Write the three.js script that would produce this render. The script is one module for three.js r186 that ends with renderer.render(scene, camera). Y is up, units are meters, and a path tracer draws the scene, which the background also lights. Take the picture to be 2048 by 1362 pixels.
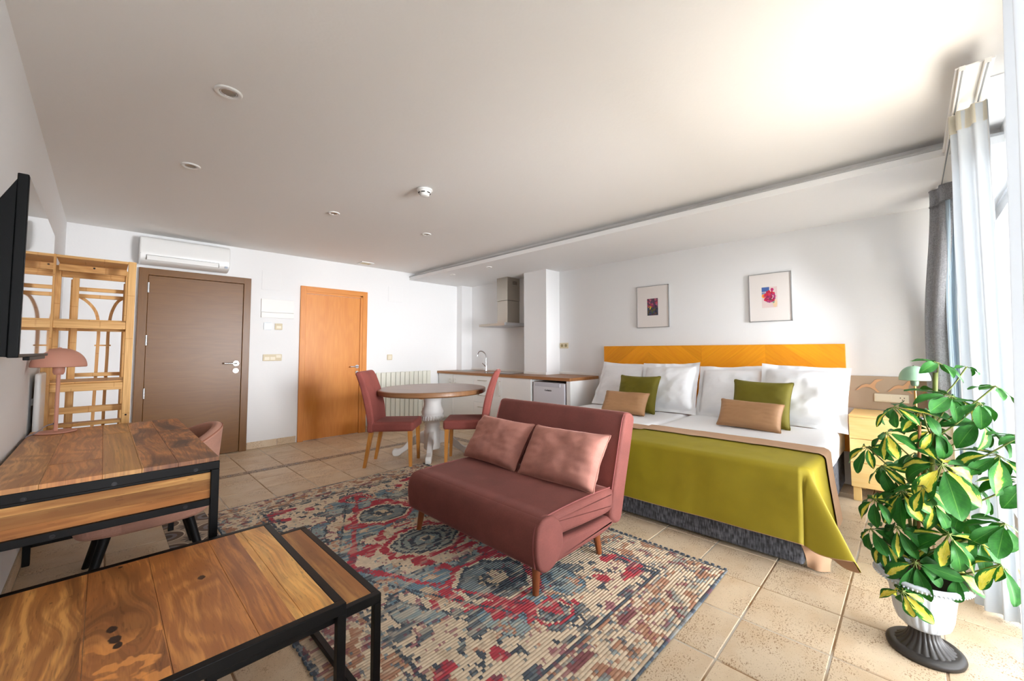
import * as THREE from 'three';
import { RoundedBoxGeometry } from 'three/addons/geometries/RoundedBoxGeometry.js';
import { mergeGeometries } from 'three/addons/utils/BufferGeometryUtils.js';
import { RectAreaLightUniformsLib } from 'three/addons/lights/RectAreaLightUniformsLib.js';

// ------------------------------------------------------------------ camera, sky, light, exposure
const scene = new THREE.Scene();
const camera = new THREE.PerspectiveCamera(80.4, 2048 / 1362, 0.05, 80);
camera.fov = THREE.MathUtils.radToDeg(2 * Math.atan(681 / 805.87));
camera.position.set(0.2928, 1.2304, 6.0708);
camera.rotation.order = 'YXZ';
camera.rotation.set(0.0516, -0.8151, -0.0042);
camera.setViewOffset(2048, 1362, -38.66, 23.32, 2048, 1362);
camera.updateProjectionMatrix();

scene.background = new THREE.Color(1.9, 2.0, 2.15);                 // bright hazy daylight sky
RectAreaLightUniformsLib.init();
const skyStandIn = new THREE.RectAreaLight(new THREE.Color(0.96, 0.985, 1.02), 27, 16.5, 7.8);   // unseen lamp panel standing in for the sky, sized to light the room evenly
skyStandIn.position.set(2.5, 1.2, 24);
skyStandIn.lookAt(2.5, 1.2, 0);
scene.add(skyStandIn);
const sun = new THREE.DirectionalLight(new THREE.Color(1.0, 0.95, 0.87), 6.5);      // high sun on the unseen terrace, kept out of the room by the unseen overhang
sun.position.set(4.5, 20, 18.6); sun.target.position.set(2.5, 0, 8.5); sun.castShadow = true; sun.shadow.radius = 1;
Object.assign(sun.shadow.camera, { left: -9, right: 9, top: 9, bottom: -9, near: 1, far: 60 }); sun.shadow.mapSize.set(2048, 2048);
scene.add(sun, sun.target);

const renderer = new THREE.WebGLRenderer({ antialias: true });
renderer.toneMapping = THREE.LinearToneMapping;
renderer.toneMappingExposure = 2.4;
renderer.shadowMap.enabled = true;

// ------------------------------------------------------------------ room numbers (metres)
const W = 4.965, D = 6.5, H = 2.52, S = 2.3985, XS = 3.766;

// ------------------------------------------------------------------ helpers
let seedState = 12345;
function rnd() { seedState = (seedState * 1664525 + 1013904223) >>> 0; return seedState / 4294967296; }
function rr(a, b) { return a + (b - a) * rnd(); }
const clamp = (x, a = 0, b = 1) => Math.min(b, Math.max(a, x));
const mixn = (a, b, t) => a + (b - a) * t;
const sstep = (a, b, x) => { const t = clamp((x - a) / (b - a)); return t * t * (3 - 2 * t); };
const V = (x, y, z) => new THREE.Vector3(x, y, z);
const names = new Map();
function numbered(n) { const k = names.get(n) || 0; names.set(n, k + 1); return k ? `${n}_${String(k).padStart(3, '0')}` : n; }
function tag(o, label, category, group) { o.userData.label = label; o.userData.category = category; if (group) o.userData.group = group; return o; }
function thing(name, label, category, pos = [0, 0, 0], turn = 0, group) {
  const o = new THREE.Group(); o.name = numbered(name); o.position.set(...pos); o.rotation.y = turn; scene.add(o);
  return tag(o, label, category, group);
}
function struct(name) { const o = new THREE.Group(); o.name = numbered(name); o.userData.kind = 'structure'; scene.add(o); return o; }
function part(name, geos, mat, parent, label) {
  const g = Array.isArray(geos) ? merge(geos) : geos;
  const m = new THREE.Mesh(g, mat); m.name = name; parent.add(m); if (label) m.userData.label = label; return m;
}
function norm(g) {
  let h = g.index ? g.toNonIndexed() : g;
  if (!h.attributes.normal) h.computeVertexNormals();
  for (const k of Object.keys(h.attributes)) if (!['position', 'normal', 'uv'].includes(k)) h.deleteAttribute(k);
  if (!h.attributes.uv) h.setAttribute('uv', new THREE.BufferAttribute(new Float32Array(h.attributes.position.count * 2), 2));
  h.morphAttributes = {}; return h;
}
function merge(list) { const r = mergeGeometries(list.map(norm), false); return r; }
// uv in metres; axis = direction of the grain ('x','y','z'), which becomes v
function uvm(g, axis = 'y', ou = 0, ov = 0, s = 1) {
  g = norm(g);
  const p = g.attributes.position, n = g.attributes.normal, uv = g.attributes.uv, a = 'xyz'.indexOf(axis);
  for (let i = 0; i < p.count; i++) {
    const c = [p.getX(i), p.getY(i), p.getZ(i)], q = [Math.abs(n.getX(i)), Math.abs(n.getY(i)), Math.abs(n.getZ(i))];
    let d = q.indexOf(Math.max(...q)); let u, v;
    if (d === a) { const o = [0, 1, 2].filter(k => k !== a); u = c[o[0]]; v = c[o[1]]; }
    else { u = c[[0, 1, 2].find(k => k !== a && k !== d)]; v = c[a]; }
    uv.setXY(i, u * s + ou, v * s + ov);
  }
  return g;
}
function box(x0, x1, y0, y1, z0, z1, r = 0) {
  const w = x1 - x0, h = y1 - y0, d = z1 - z0;
  const g = r > 0 ? new RoundedBoxGeometry(w, h, d, 2, Math.min(r, w / 2.01, h / 2.01, d / 2.01)) : new THREE.BoxGeometry(w, h, d);
  g.translate((x0 + x1) / 2, (y0 + y1) / 2, (z0 + z1) / 2); return norm(g);
}
function cyl(r0, r1, h, x, y, z, seg = 20) { const g = new THREE.CylinderGeometry(r1, r0, h, seg); g.translate(x, y + h / 2, z); return norm(g); }
function between(a, b, r0, r1 = r0, seg = 10) {
  const d = b.clone().sub(a), g = new THREE.CylinderGeometry(r1, r0, d.length(), seg);
  g.translate(0, d.length() / 2, 0); g.applyQuaternion(new THREE.Quaternion().setFromUnitVectors(V(0, 1, 0), d.normalize())); g.translate(a.x, a.y, a.z); return norm(g);
}
function lathe(pts, seg = 40) { const g = new THREE.LatheGeometry(pts.map(p => new THREE.Vector2(p[0], p[1])), seg); return norm(g); }
function tube(pts, r, seg = 24, rad = 8, closed = false) { return norm(new THREE.TubeGeometry(new THREE.CatmullRomCurve3(pts, closed), seg, r, rad, closed)); }
function shapeOf(pts) { const s = new THREE.Shape(); pts.forEach((p, i) => i ? s.lineTo(p[0], p[1]) : s.moveTo(p[0], p[1])); s.closePath(); return s; }
function ext(shape, depth, bevel = 0, bs = 2, cs = 8) {
  const g = new THREE.ExtrudeGeometry(shape, { depth: depth - 2 * bevel, bevelEnabled: bevel > 0, bevelThickness: bevel, bevelSize: bevel, bevelOffset: -bevel, bevelSegments: bs, curveSegments: cs });
  g.translate(0, 0, bevel); return norm(g);
}
// a smooth closed outline through points, for profiles
function loop(pts, n = 60) { const c = new THREE.CatmullRomCurve3(pts.map(p => V(p[0], p[1], 0)), true, 'centripetal'); return new THREE.Shape(c.getPoints(n).slice(0, n).map(p => new THREE.Vector2(p.x, p.y))); }
function grid(nu, nv, f, uvf) {   // smooth sheet; f(u,v) -> [x,y,z], u,v in 0..1
  const pos = [], uv = [], idx = [];
  for (let j = 0; j <= nv; j++) for (let i = 0; i <= nu; i++) { const u = i / nu, v = j / nv; pos.push(...f(u, v)); uv.push(...(uvf ? uvf(u, v) : [u, v])); }
  for (let j = 0; j < nv; j++) for (let i = 0; i < nu; i++) { const a = j * (nu + 1) + i, b = a + 1, c = a + nu + 1, d = c + 1; idx.push(a, b, d, a, d, c); }
  const g = new THREE.BufferGeometry();
  g.setAttribute('position', new THREE.Float32BufferAttribute(pos, 3)); g.setAttribute('uv', new THREE.Float32BufferAttribute(uv, 2)); g.setIndex(idx); g.computeVertexNormals(); return g;
}

// ------------------------------------------------------------------ noise and textures
const perm = new Uint8Array(512); { const p = []; for (let i = 0; i < 256; i++) p.push(i); for (let i = 255; i > 0; i--) { const j = Math.floor(rnd() * (i + 1)); [p[i], p[j]] = [p[j], p[i]]; } for (let i = 0; i < 512; i++) perm[i] = p[i & 255]; }
function vn(x, y) {
  const xi = Math.floor(x), yi = Math.floor(y), fx = x - xi, fy = y - yi, u = fx * fx * (3 - 2 * fx), v = fy * fy * (3 - 2 * fy);
  const X = xi & 255, Y = yi & 255, X1 = (X + 1) & 255, Y1 = (Y + 1) & 255;
  const a = perm[perm[X] + Y], b = perm[perm[X1] + Y], c = perm[perm[X] + Y1], d = perm[perm[X1] + Y1];
  return (a + (b - a) * u + (c - a) * v + (a - b - c + d) * u * v) / 255;
}
function fbm(x, y, o = 4) { let s = 0, a = 0.5, t = 0; for (let i = 0; i < o; i++) { s += a * vn(x, y); t += a; x = x * 2.03 + 17.1; y = y * 2.01 + 9.7; a *= 0.5; } return s / t; }
function dtex(w, h, f, srgb = true) {   // f(u,v) -> [r,g,b] 0..255
  const d = new Uint8Array(w * h * 4);
  for (let j = 0; j < h; j++) for (let i = 0; i < w; i++) { const c = f((i + 0.5) / w, (j + 0.5) / h, i, j), k = (j * w + i) * 4; d[k] = clamp(c[0], 0, 255); d[k + 1] = clamp(c[1], 0, 255); d[k + 2] = clamp(c[2], 0, 255); d[k + 3] = 255; }
  const t = new THREE.DataTexture(d, w, h); t.magFilter = THREE.LinearFilter; t.minFilter = THREE.LinearMipmapLinearFilter; t.generateMipmaps = true;
  t.wrapS = t.wrapT = THREE.MirroredRepeatWrapping; if (srgb) t.colorSpace = THREE.SRGBColorSpace; t.needsUpdate = true; return t;
}
const lerp3 = (a, b, t) => [mixn(a[0], b[0], t), mixn(a[1], b[1], t), mixn(a[2], b[2], t)];
function ctex(w, h, draw) { const c = document.createElement('canvas'); c.width = w; c.height = h; draw(c.getContext('2d'), w, h); const t = new THREE.CanvasTexture(c); t.colorSpace = THREE.SRGBColorSpace; return t; }
const std = (o) => new THREE.MeshStandardMaterial(o);
const phy = (o) => new THREE.MeshPhysicalMaterial(o);
function scaled(t, sx, sy = sx) { const c = t.clone(); c.repeat.set(sx, sy); c.needsUpdate = true; return c; }

// plain fine-grained wood, 1 texture unit = 1 m across, grain along v
function plainWood(light, dark, seed, w = 512, h = 512, freq = 26, nodes = 0) {
  return dtex(w, h, (u, v) => {
    const warp = fbm(u * 5 + seed, v * 1.3, 3) * 1.6;
    const g = 0.5 + 0.5 * Math.sin((u * freq + warp * 3) * 6.283);
    const fib = vn(u * 260 + seed * 3, v * 9);
    let t = clamp(0.22 * g + 0.45 * fib + 0.4 * fbm(u * 9, v * 2 + seed, 3) - 0.12);
    if (nodes) { const strip = Math.floor(u * nodes), ph = vn(strip * 7.3, 3.3) * 5; const fr = ((v * 3.2 + ph) % 1); if (fr < 0.022) t += 0.35; t += (vn(strip * 3.1, 9) - 0.5) * 0.3; }
    return lerp3(light, dark, clamp(t));
  });
}
// mango boards: planks = [{u0,u1,light,mid,dark,seed,freq,warp,knots:[[u,v,r]]}] laid side by side over the texture
function mango(w, h, planks, sx, sy) {
  return dtex(w, h, (u, v) => {
    const k = planks.find(p => u < p.u1) || planks[planks.length - 1];
    const x = u * sx, y = v * sy, s = k.seed;
    let xs = x + 0.045 * (fbm(x * 4 + s, y * 2.2 + s, 3) - 0.5) * k.warp, core = 0, halo = 0;
    for (const [ku, kv, r, sh] of (k.knots || [])) {
      const dx = (u - ku) * sx, dy = (v - kv) * sy, q = (dx * dx * 1.4 + dy * dy * 0.35) / (r * r * 4);
      xs += -dx * 0.75 * Math.exp(-q * 0.9); const rag = fbm(x * 70 + s, y * 45, 3), qq = (dx * dx * 2.2 + dy * dy) / (r * r);
      core = Math.max(core, (1 - sstep(0.06, 0.14, qq * (0.25 + 1.5 * rag))) * (sh ?? 1)); halo = Math.max(halo, Math.exp(-q * 1.3) * 0.5);
    }
    const st1 = fbm(xs * 46 + s, y * 1.7 + s, 3), st2 = vn(xs * 210, y * 6 + s), fine = vn(x * 560, y * 34 + s);
    const cath = 0.5 + 0.5 * Math.sin((xs * k.freq * 1.5 + k.warp * fbm(xs * 2.6 + s, y * 1.5, 3) * 3.4) * 6.283);
    const t = 0.42 * st1 + 0.28 * st2 + 0.14 * fine + 0.22 * cath, lines = sstep(0.60, 0.72, fbm(xs * 95 + s, y * 2.6 + s, 2));
    let c = lerp3(k.light, k.mid, sstep(0.30, 0.68, t));
    const dk = sstep(0.56, 0.74, fbm(xs * 20 + s * 3, y * 1.9 + s, 4)), patch = sstep(0.48, 0.75, fbm(x * 5 + s * 5, y * 3.4 + s, 4));
    c = lerp3(c, k.dark, clamp(0.20 * lines + 0.55 * dk * (0.35 + (k.blot ?? 0.3)) + patch * (k.blot ?? 0.35) * 0.6 + halo * 0.45 * st1 + (vn(x * 320 + s, y * 26) > 0.86 ? 0.22 : 0)));
    if (k.pale) { const pq = sstep(0.56, 0.60, fbm(x * 13 + 3, y * 13 + 8, 4)) * sstep(0.60, 0.75, v); c = lerp3(c, [222, 150, 78], pq * 0.7); }
    return lerp3(c, [30, 12, 7], core);
  });
}

// ------------------------------------------------------------------ materials
const M = {};
{
  const plaster = dtex(256, 256, (u, v) => { const t = 128 + 60 * (fbm(u * 24, v * 24, 4) - 0.5) + 26 * (vn(u * 120, v * 120) - 0.5); return [t, t, t]; }, false);
  M.wall = std({ color: new THREE.Color(0.875, 0.87, 0.865), roughness: 0.93, bumpMap: plaster, bumpScale: 0.002 });
  M.ceiling = std({ color: new THREE.Color(0.895, 0.868, 0.838), roughness: 0.95, bumpMap: plaster, bumpScale: 0.002 });
  M.white = std({ color: 0xf2f0ec, roughness: 0.45 });
  M.whiteGloss = phy({ color: 0xf1f1ef, roughness: 0.28, clearcoat: 0.4, clearcoatRoughness: 0.2 });
  M.whiteGreen = std({ color: 0xe9e8da, roughness: 0.5 });
  M.cream = std({ color: 0xd8c9a8, roughness: 0.5 });
  M.creamLight = std({ color: 0xece2cc, roughness: 0.45 });
  M.steel = std({ color: 0xb2aca2, roughness: 0.34, metalness: 1 });
  M.steelBright = std({ color: 0xcdd0d4, roughness: 0.25, metalness: 1 });
  M.chrome = std({ color: 0xe2e4e8, roughness: 0.08, metalness: 1 });
  M.alu = std({ color: 0xb9babb, roughness: 0.4, metalness: 0.8 });
  M.black = phy({ color: 0x08080a, roughness: 0.5, specularIntensity: 0.5 });
  M.blackMetal = phy({ color: 0x060607, roughness: 0.42, specularIntensity: 0.45 });
  M.blackPlastic = phy({ color: 0x030405, roughness: 0.4, specularIntensity: 0.3 });
  M.screen = phy({ color: 0x050506, roughness: 0.04, clearcoat: 1, clearcoatRoughness: 0.02 });
  M.dark = std({ color: 0x191512, roughness: 0.8 });
  M.hob = phy({ color: 0x0d0d0f, roughness: 0.08 });
  M.brass = std({ color: 0xb98a48, roughness: 0.35, metalness: 0.85 });
  M.glass = phy({ color: 0xffffff, roughness: 0.0, transmission: 1, thickness: 0, ior: 1.45 });

  const bamboo = plainWood([242, 194, 124], [198, 138, 70], 2.7, 512, 512, 18, 14);
  M.bamboo = std({ map: bamboo, roughness: 0.5 });
  const beech = plainWood([222, 158, 82], [188, 118, 48], 8.1, 512, 512, 22);
  M.beech = std({ map: beech, roughness: 0.42 });
  const birch = plainWood([255, 222, 152], [246, 200, 124], 5.5, 256, 256, 16);
  M.birch = std({ map: birch, roughness: 0.45 });
  const walnutLeg = plainWood([150, 84, 44], [104, 52, 26], 3.3, 128, 256, 30);
  M.sofaLeg = std({ map: walnutLeg, roughness: 0.35 });
  const doorVeneer = plainWood([228, 150, 62], [208, 122, 40], 1.9, 512, 512, 7);
  M.doorOrange = phy({ map: doorVeneer, roughness: 0.42, clearcoat: 0.2, clearcoatRoughness: 0.4 });
  const brownVeneer = plainWood([124, 82, 30], [110, 69, 22], 6.2, 512, 512, 9);
  M.doorBrown = phy({ map: brownVeneer, roughness: 0.36, specularIntensity: 0.75 });
  const oak = plainWood([166, 122, 84], [118, 80, 50], 4.4, 512, 512, 20);
  M.oak = std({ map: oak, roughness: 0.42 });
  M.oakTop = phy({ map: oak, roughness: 0.38, clearcoat: 0.3, clearcoatRoughness: 0.3 });
  const worktop = plainWood([176, 124, 78], [134, 88, 52], 9.4, 512, 512, 14);
  M.worktop = std({ map: worktop, roughness: 0.4 });
  const head = plainWood([252, 172, 24], [240, 150, 14], 7.7, 512, 512, 24);
  M.head = [1, 0.93, 1.06, 0.97].map(k => phy({ map: head, color: new THREE.Color(k, k * 0.99, k * 0.96), roughness: 0.38, clearcoat: 0.15, clearcoatRoughness: 0.35 }));

  // fabrics
  const velvetN = dtex(512, 512, (u, v) => { const t = 226 + 46 * (fbm(u * 7, v * 7, 5) - 0.5) + 14 * (vn(u * 250, v * 250) - 0.5); return [t, t, t]; });
  const velvet = (c, sheen, s = 1) => phy({ color: c, map: velvetN, roughness: 0.82, sheen: s, sheenColor: new THREE.Color(sheen), sheenRoughness: 0.45, side: THREE.DoubleSide });
  M.mauve = velvet(0x884b43, 0xeab8ae, 0.7);
  M.chairRed = velvet(0xa9584f, 0xe8aca0, 0.7);
  M.rosePillow = velvet(0xcf8f80, 0xf4c4b8, 0.8);
  M.blush = velvet(0xdba48f, 0xf3cdbb, 0.5);
  const weave = dtex(512, 512, (u, v) => { const a = vn(u * 256, v * 14), b = vn(u * 14 + 9, v * 256); const t = 205 + 60 * (a - 0.5) + 60 * (b - 0.5); return [t, t, t]; });
  const fineWeave = dtex(256, 256, (u, v, i, j) => { const t = 232 + ((i + j) & 1 ? 8 : -8) + 16 * (fbm(u * 6, v * 6, 4) - 0.5); return [t, t, t]; });
  M.greyCurtain = std({ color: 0xb4b6bc, map: weave, roughness: 0.95, side: THREE.DoubleSide });
  M.blueLining = std({ color: 0xa9bccb, roughness: 0.9, side: THREE.DoubleSide });
  M.sheer = phy({ color: 0xcfd5db, roughness: 1, transmission: 0.12, thickness: 0, side: THREE.DoubleSide });
  M.sheerHem = phy({ color: 0xe4e4e2, roughness: 1, transmission: 0.25, thickness: 0, side: THREE.DoubleSide });
  M.headerTape = phy({ color: 0xe6dfcd, roughness: 1, transmission: 0.35, thickness: 0, side: THREE.DoubleSide });
  M.linen = std({ color: 0xf9f9fb, roughness: 0.9, side: THREE.DoubleSide });
  M.green = phy({ color: 0x9a8804, map: fineWeave, roughness: 0.72, sheen: 0.25, sheenColor: new THREE.Color(0xc8c64a), side: THREE.DoubleSide });
  M.greenCushion = phy({ color: 0x7a7008, map: fineWeave, roughness: 0.75, sheen: 0.3, sheenColor: new THREE.Color(0xb0b040), side: THREE.DoubleSide });
  M.tan = phy({ color: 0xcda380, map: fineWeave, roughness: 0.7, sheen: 0.2, sheenColor: new THREE.Color(0xf0d4b8), side: THREE.DoubleSide });
  M.tanCushion = phy({ color: 0xc09064, map: fineWeave, roughness: 0.6, sheen: 0.3, sheenColor: new THREE.Color(0xe8c8a4), side: THREE.DoubleSide });
  const melange = dtex(512, 512, (u, v) => { const t = 150 + 120 * (vn(u * 220, v * 40) - 0.5) + 70 * (fbm(u * 60, v * 90, 3) - 0.5); return [t * 0.98, t, t * 1.04]; });
  M.skirt = std({ color: 0x8c8c90, map: melange, roughness: 0.95 });
  M.mattress = std({ color: 0xd9c3bb, roughness: 0.9 });
  M.pinkLamp = std({ color: 0xe0a28c, roughness: 0.5 });
  M.greenLamp = std({ color: 0x8fb295, roughness: 0.5 });
  M.greenLampDark = std({ color: 0x5f7560, roughness: 0.5 });
  M.beigePanel = std({ color: 0xb9a48d, roughness: 0.7 });
  M.bird = std({ color: 0xd9ab82, roughness: 0.6 });
  M.soil = std({ color: 0x2b1d14, roughness: 1 });
  M.potWhite = std({ color: 0xbfc5cc, roughness: 0.42 });
  M.potDark = std({ color: 0x332f2c, roughness: 0.42 });
  M.stem = std({ color: 0x5f6b2c, roughness: 0.7 });
  M.stake = std({ color: 0x8a5a32, roughness: 0.7 });
  M.cable = std({ color: 0x9a95a2, roughness: 0.5 });
}

// ------------------------------------------------------------------ the room
{
  const wl = struct('wall_left'); part('wall_panel', uvm(box(-0.15, 0, 0, H, -0.15, D + 0.15)), M.wall, wl);
  const wb = struct('wall_back'); part('wall_panel', uvm(box(0, W, 0, H, -0.15, 0)), M.wall, wb);
  const wr = struct('wall_right'); part('wall_panel', uvm(box(W, W + 0.15, 0, H, -0.15, D + 0.15)), M.wall, wr);
  const k1 = struct('wall_column'); part('column', uvm(box(4.735, W, 0.868, S, 0, 0.155)), M.wall, k1); const k2 = struct('wall_column');
  part('column', uvm(box(4.665, W, 0.868, S, 1.80, 2.25)), M.wall, k2);
  part('splash_strip', box(W - 0.014, W, 0.869, 0.905, 0.155, 1.80, 0.004), M.white, wr);
  part('splash_strip', box(W - 0.014, W, 0.869, 0.905, 2.25, 2.93, 0.004), M.white, wr);
  part('splash_strip', box(4.651, 4.665, 0.869, 0.905, 1.80, 2.25, 0.004), M.white, k2);
  const ww = struct('wall_window');
  part('wall_panel', [box(0, 0.40, 0, H, D, D + 0.15), box(4.70, W, 0, H, D, D + 0.15), box(0.40, 4.70, 2.24, H, D, D + 0.15)].map(g => uvm(g)), M.wall, ww);
  const ce = struct('ceiling');
  part('ceiling_slab', uvm(box(-0.15, W + 0.15, H, H + 0.15, -0.15, D + 0.15)), M.ceiling, ce);
  // lowered panel over bed and kitchen with a recess above its lip
  part('lowered_panel', uvm(box(XS, W, S, S + 0.052, 0, D)), M.wall, ce);
  part('lowered_panel_core', uvm(box(XS + 0.10, W, S + 0.052, H, 0, D)), M.ceiling, ce);
  part('lip_trim', box(XS - 0.006, XS + 0.004, S + 0.046, S + 0.060, 0, D), M.alu, ce);

  const win = struct('window_1');
  const fr = [];
  fr.push(box(0.40, 4.70, 2.18, 2.24, D + 0.02, D + 0.11), box(0.40, 4.70, 0, 0.04, D + 0.02, D + 0.11), box(0.40, 0.46, 0, 2.24, D + 0.02, D + 0.11), box(4.64, 4.70, 0, 2.24, D + 0.02, D + 0.11));
  part('window_frame', fr, M.alu, win);
  for (const [a, b, z] of [[0.46, 1.90, 0.03], [1.84, 3.28, 0.07], [3.22, 4.64, 0.03]]) {
    const s = part('sash', [box(a, a + 0.06, 0.04, 2.18, D + z, D + z + 0.035), box(b - 0.06, b, 0.04, 2.18, D + z, D + z + 0.035), box(a, b, 2.11, 2.18, D + z, D + z + 0.035), box(a, b, 0.04, 0.12, D + z, D + z + 0.035)], M.alu, win);
    part('pane', box(a + 0.06, b - 0.06, 0.12, 2.11, D + z + 0.015, D + z + 0.019), M.glass, s);
  }
  const te = struct('unseen_terrace'); part('unseen_terrace_slab', box(-3, W + 3, -0.12, -0.02, D + 0.15, D + 3.6), std({ color: 0xe4ddd0, roughness: 0.8 }), te);  // terrace out of view, placed to bounce sunlight up onto the ceiling
  const tc = struct('unseen_overhang'); part('unseen_roof_slab', box(-3, W + 3, 2.62, 2.80, D + 0.15, D + 1.6), M.wall, tc);  // overhang out of view, placed to keep high sky and sun from the room
}

// ------------------------------------------------------------------ floor: separate tiles on a bed of grout
{
  const fl = struct('floor');
  const groutT = dtex(512, 512, (u, v) => { const t = sstep(0.42, 0.56, fbm(u * 9, v * 9, 3)); return lerp3([206, 198, 186], [150, 112, 74], t * (0.55 + 0.45 * vn(u * 90, v * 90))); });
  const grout = std({ map: groutT, roughness: 0.95 });
  part('grout_bed', uvm(box(-0.15, W + 0.15, -0.12, -0.0035, -0.15, D + 0.15), 'x', 0, 0, 0.25), grout, fl);
  const tileT = dtex(1024, 1024, (u, v) => {
    const big = fbm(u * 5, v * 5, 5), mid = fbm(u * 15 + 4, v * 15, 4);
    let c = lerp3([221, 201, 173], [208, 178, 141], clamp((big - 0.32) * 1.3 + (mid - 0.5) * 0.6));
    const veil = sstep(0.55, 0.8, fbm(u * 3 + 8, v * 9 + 3, 4)); c = lerp3(c, [227, 206, 176], veil * 0.7);
    const sp = sstep(0.72, 0.80, vn(u * 170, v * 300)) * sstep(0.45, 0.62, fbm(u * 8 + 2, v * 8 + 7, 3)); c = lerp3(c, [134, 98, 66], sp * 0.6);
    const pit = sstep(0.86, 0.93, vn(u * 330 + 7, v * 330)); return lerp3(c, [120, 88, 60], pit * 0.45);
  });
  const tileB = dtex(512, 512, (u, v) => { const t = 190 + 50 * (fbm(u * 10, v * 10, 4) - 0.5) - 90 * sstep(0.74, 0.86, vn(u * 150, v * 230)); return [t, t, t]; }, false);
  const tones = [1, 0.965, 1.03, 0.985].map(k => std({ map: tileT, color: new THREE.Color(k, k * 0.995, k * 0.985), roughness: 0.5, bumpMap: tileB, bumpScale: 0.0012 }));
  function slab(x0, x1, z0, z1, y0 = -0.012, y1 = 0, c = 0.003, ou = 0, ov = 0, flip = 1, s = 1) {   // tile with worn, chamfered upper edge
    const P = [[x0, y0, z0], [x1, y0, z0], [x1, y0, z1], [x0, y0, z1], [x0, y1 - c, z0], [x1, y1 - c, z0], [x1, y1 - c, z1], [x0, y1 - c, z1], [x0 + c, y1, z0 + c], [x1 - c, y1, z0 + c], [x1 - c, y1, z1 - c], [x0 + c, y1, z1 - c]];
    const Q = [[11, 10, 9, 8], [4, 8, 9, 5], [5, 9, 10, 6], [6, 10, 11, 7], [7, 11, 8, 4], [0, 4, 5, 1], [1, 5, 6, 2], [2, 6, 7, 3], [3, 7, 4, 0]];
    const pos = [], uv = []; for (const q of Q) for (const k of [q[0], q[1], q[2], q[0], q[2], q[3]]) { pos.push(...P[k]); uv.push((P[k][0] * flip) * s + ou, P[k][2] * s + ov); }
    const g = new THREE.BufferGeometry(); g.setAttribute('position', new THREE.Float32BufferAttribute(pos, 3)); g.setAttribute('uv', new THREE.Float32BufferAttribute(uv, 2)); g.computeVertexNormals(); return g;
  }
  const T = 0.333, jx = 2.6712, jz = 5.7888, gap = 0.0035;
  const tiles = [];
  for (let i = -9; i <= 7; i++) for (let k = -19; k <= 3; k++) {
    const x0 = Math.max(0, jx + i * T), x1 = Math.min(W, jx + (i + 1) * T), z0 = Math.max(0, jz + k * T), z1 = Math.min(D + 0.1, jz + (k + 1) * T);
    if (x1 - x0 < 0.03 || z1 - z0 < 0.03) continue;
    tiles.push([x0 + gap, x1 - gap, z0 + gap, z1 - gap]);
  }
  const hidden = t => (t[0] > 3.1 && t[2] > 3.1 && t[3] < 5.5) || (t[0] > 4.3 && t[3] < 2.95);
  const show = tiles.filter(t => !hidden(t)), rest = tiles.filter(hidden);
  const dist = t => Math.hypot((t[0] + t[1]) / 2 - 0.29, (t[2] + t[3]) / 2 - 6.07);
  show.sort((a, b) => dist(a) - dist(b));
  show.slice(300).forEach(t => rest.push(t));
  for (const t of show.slice(0, 300)) part('floor_tile', slab(...t, -0.012, rr(-0.0008, 0), 0.003, rr(0, 3), rr(0, 3), rnd() < 0.5 ? -1 : 1), tones[Math.floor(rnd() * 4)], fl);
  if (rest.length) { const m = part('hidden_floor_tiles', rest.map(t => slab(...t, -0.012, -0.0004, 0.003, rr(0, 3), rr(0, 3))), tones[0], fl); m.userData.kind = 'stuff'; }
  // patterned border: narrow band of encaustic tiles
  const bandT = ctex(512, 160, (c, w, h) => {
    c.fillStyle = '#b49a7c'; c.fillRect(0, 0, w, h); c.fillStyle = '#54483f'; c.fillRect(0, 0, w, 8); c.fillRect(0, h - 8, w, 8);
    for (let k = 0; k < 2; k++) {
      const cx = 128 + k * 256; c.lineWidth = 12;
      c.strokeStyle = '#4b3f3a'; c.beginPath(); c.ellipse(cx, 80, 54, 46, 0, 0, 7); c.stroke(); c.fillStyle = k ? '#6e7688' : '#6d4f3c'; c.beginPath(); c.ellipse(cx, 80, 34, 27, 0, 0, 7); c.fill(); c.fillStyle = '#cdb999'; c.beginPath(); c.arc(cx, 80, 12, 0, 7); c.fill();
      c.strokeStyle = '#5b5560'; c.lineWidth = 13; for (const sgn of [-1, 1]) { c.beginPath(); c.moveTo(cx + 128 - 60, 80 + 42 * sgn); c.bezierCurveTo(cx + 100, 80 - 10 * sgn, cx + 150, 80 + 30 * sgn, cx + 188, 80 - 34 * sgn); c.stroke(); c.beginPath(); c.arc((cx + 128) % w, 80 + 44 * sgn, 16, 0, 7); c.fillStyle = '#5a4c46'; c.fill(); }
    }
  });
  const band = std({ map: bandT, roughness: 0.5 });
  const strip = (x0, x1, z0, z1, along) => {
    const g = slab(x0, x1, z0, z1, -0.012, 0.0012, 0.001), uv = g.attributes.uv, p = g.attributes.position;
    for (let i = 0; i < p.count; i++) { const a = (p.getX(i) - x0) / (x1 - x0), b = (p.getZ(i) - z0) / (z1 - z0); along === 'x' ? uv.setXY(i, a, b) : uv.setXY(i, b, a); }
    part('border_tile', g, band, fl);
  };
  for (let k = 0; k < 10; k++) strip(0.66 + k * 0.30 + 0.001, 0.96 + k * 0.30 - 0.001, 1.09, 1.19, 'x');
  for (let k = 0; k < 6; k++) strip(3.66, 3.76, 1.19 + k * 0.30 + 0.001, 1.49 + k * 0.30 - 0.001, 'z');
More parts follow.
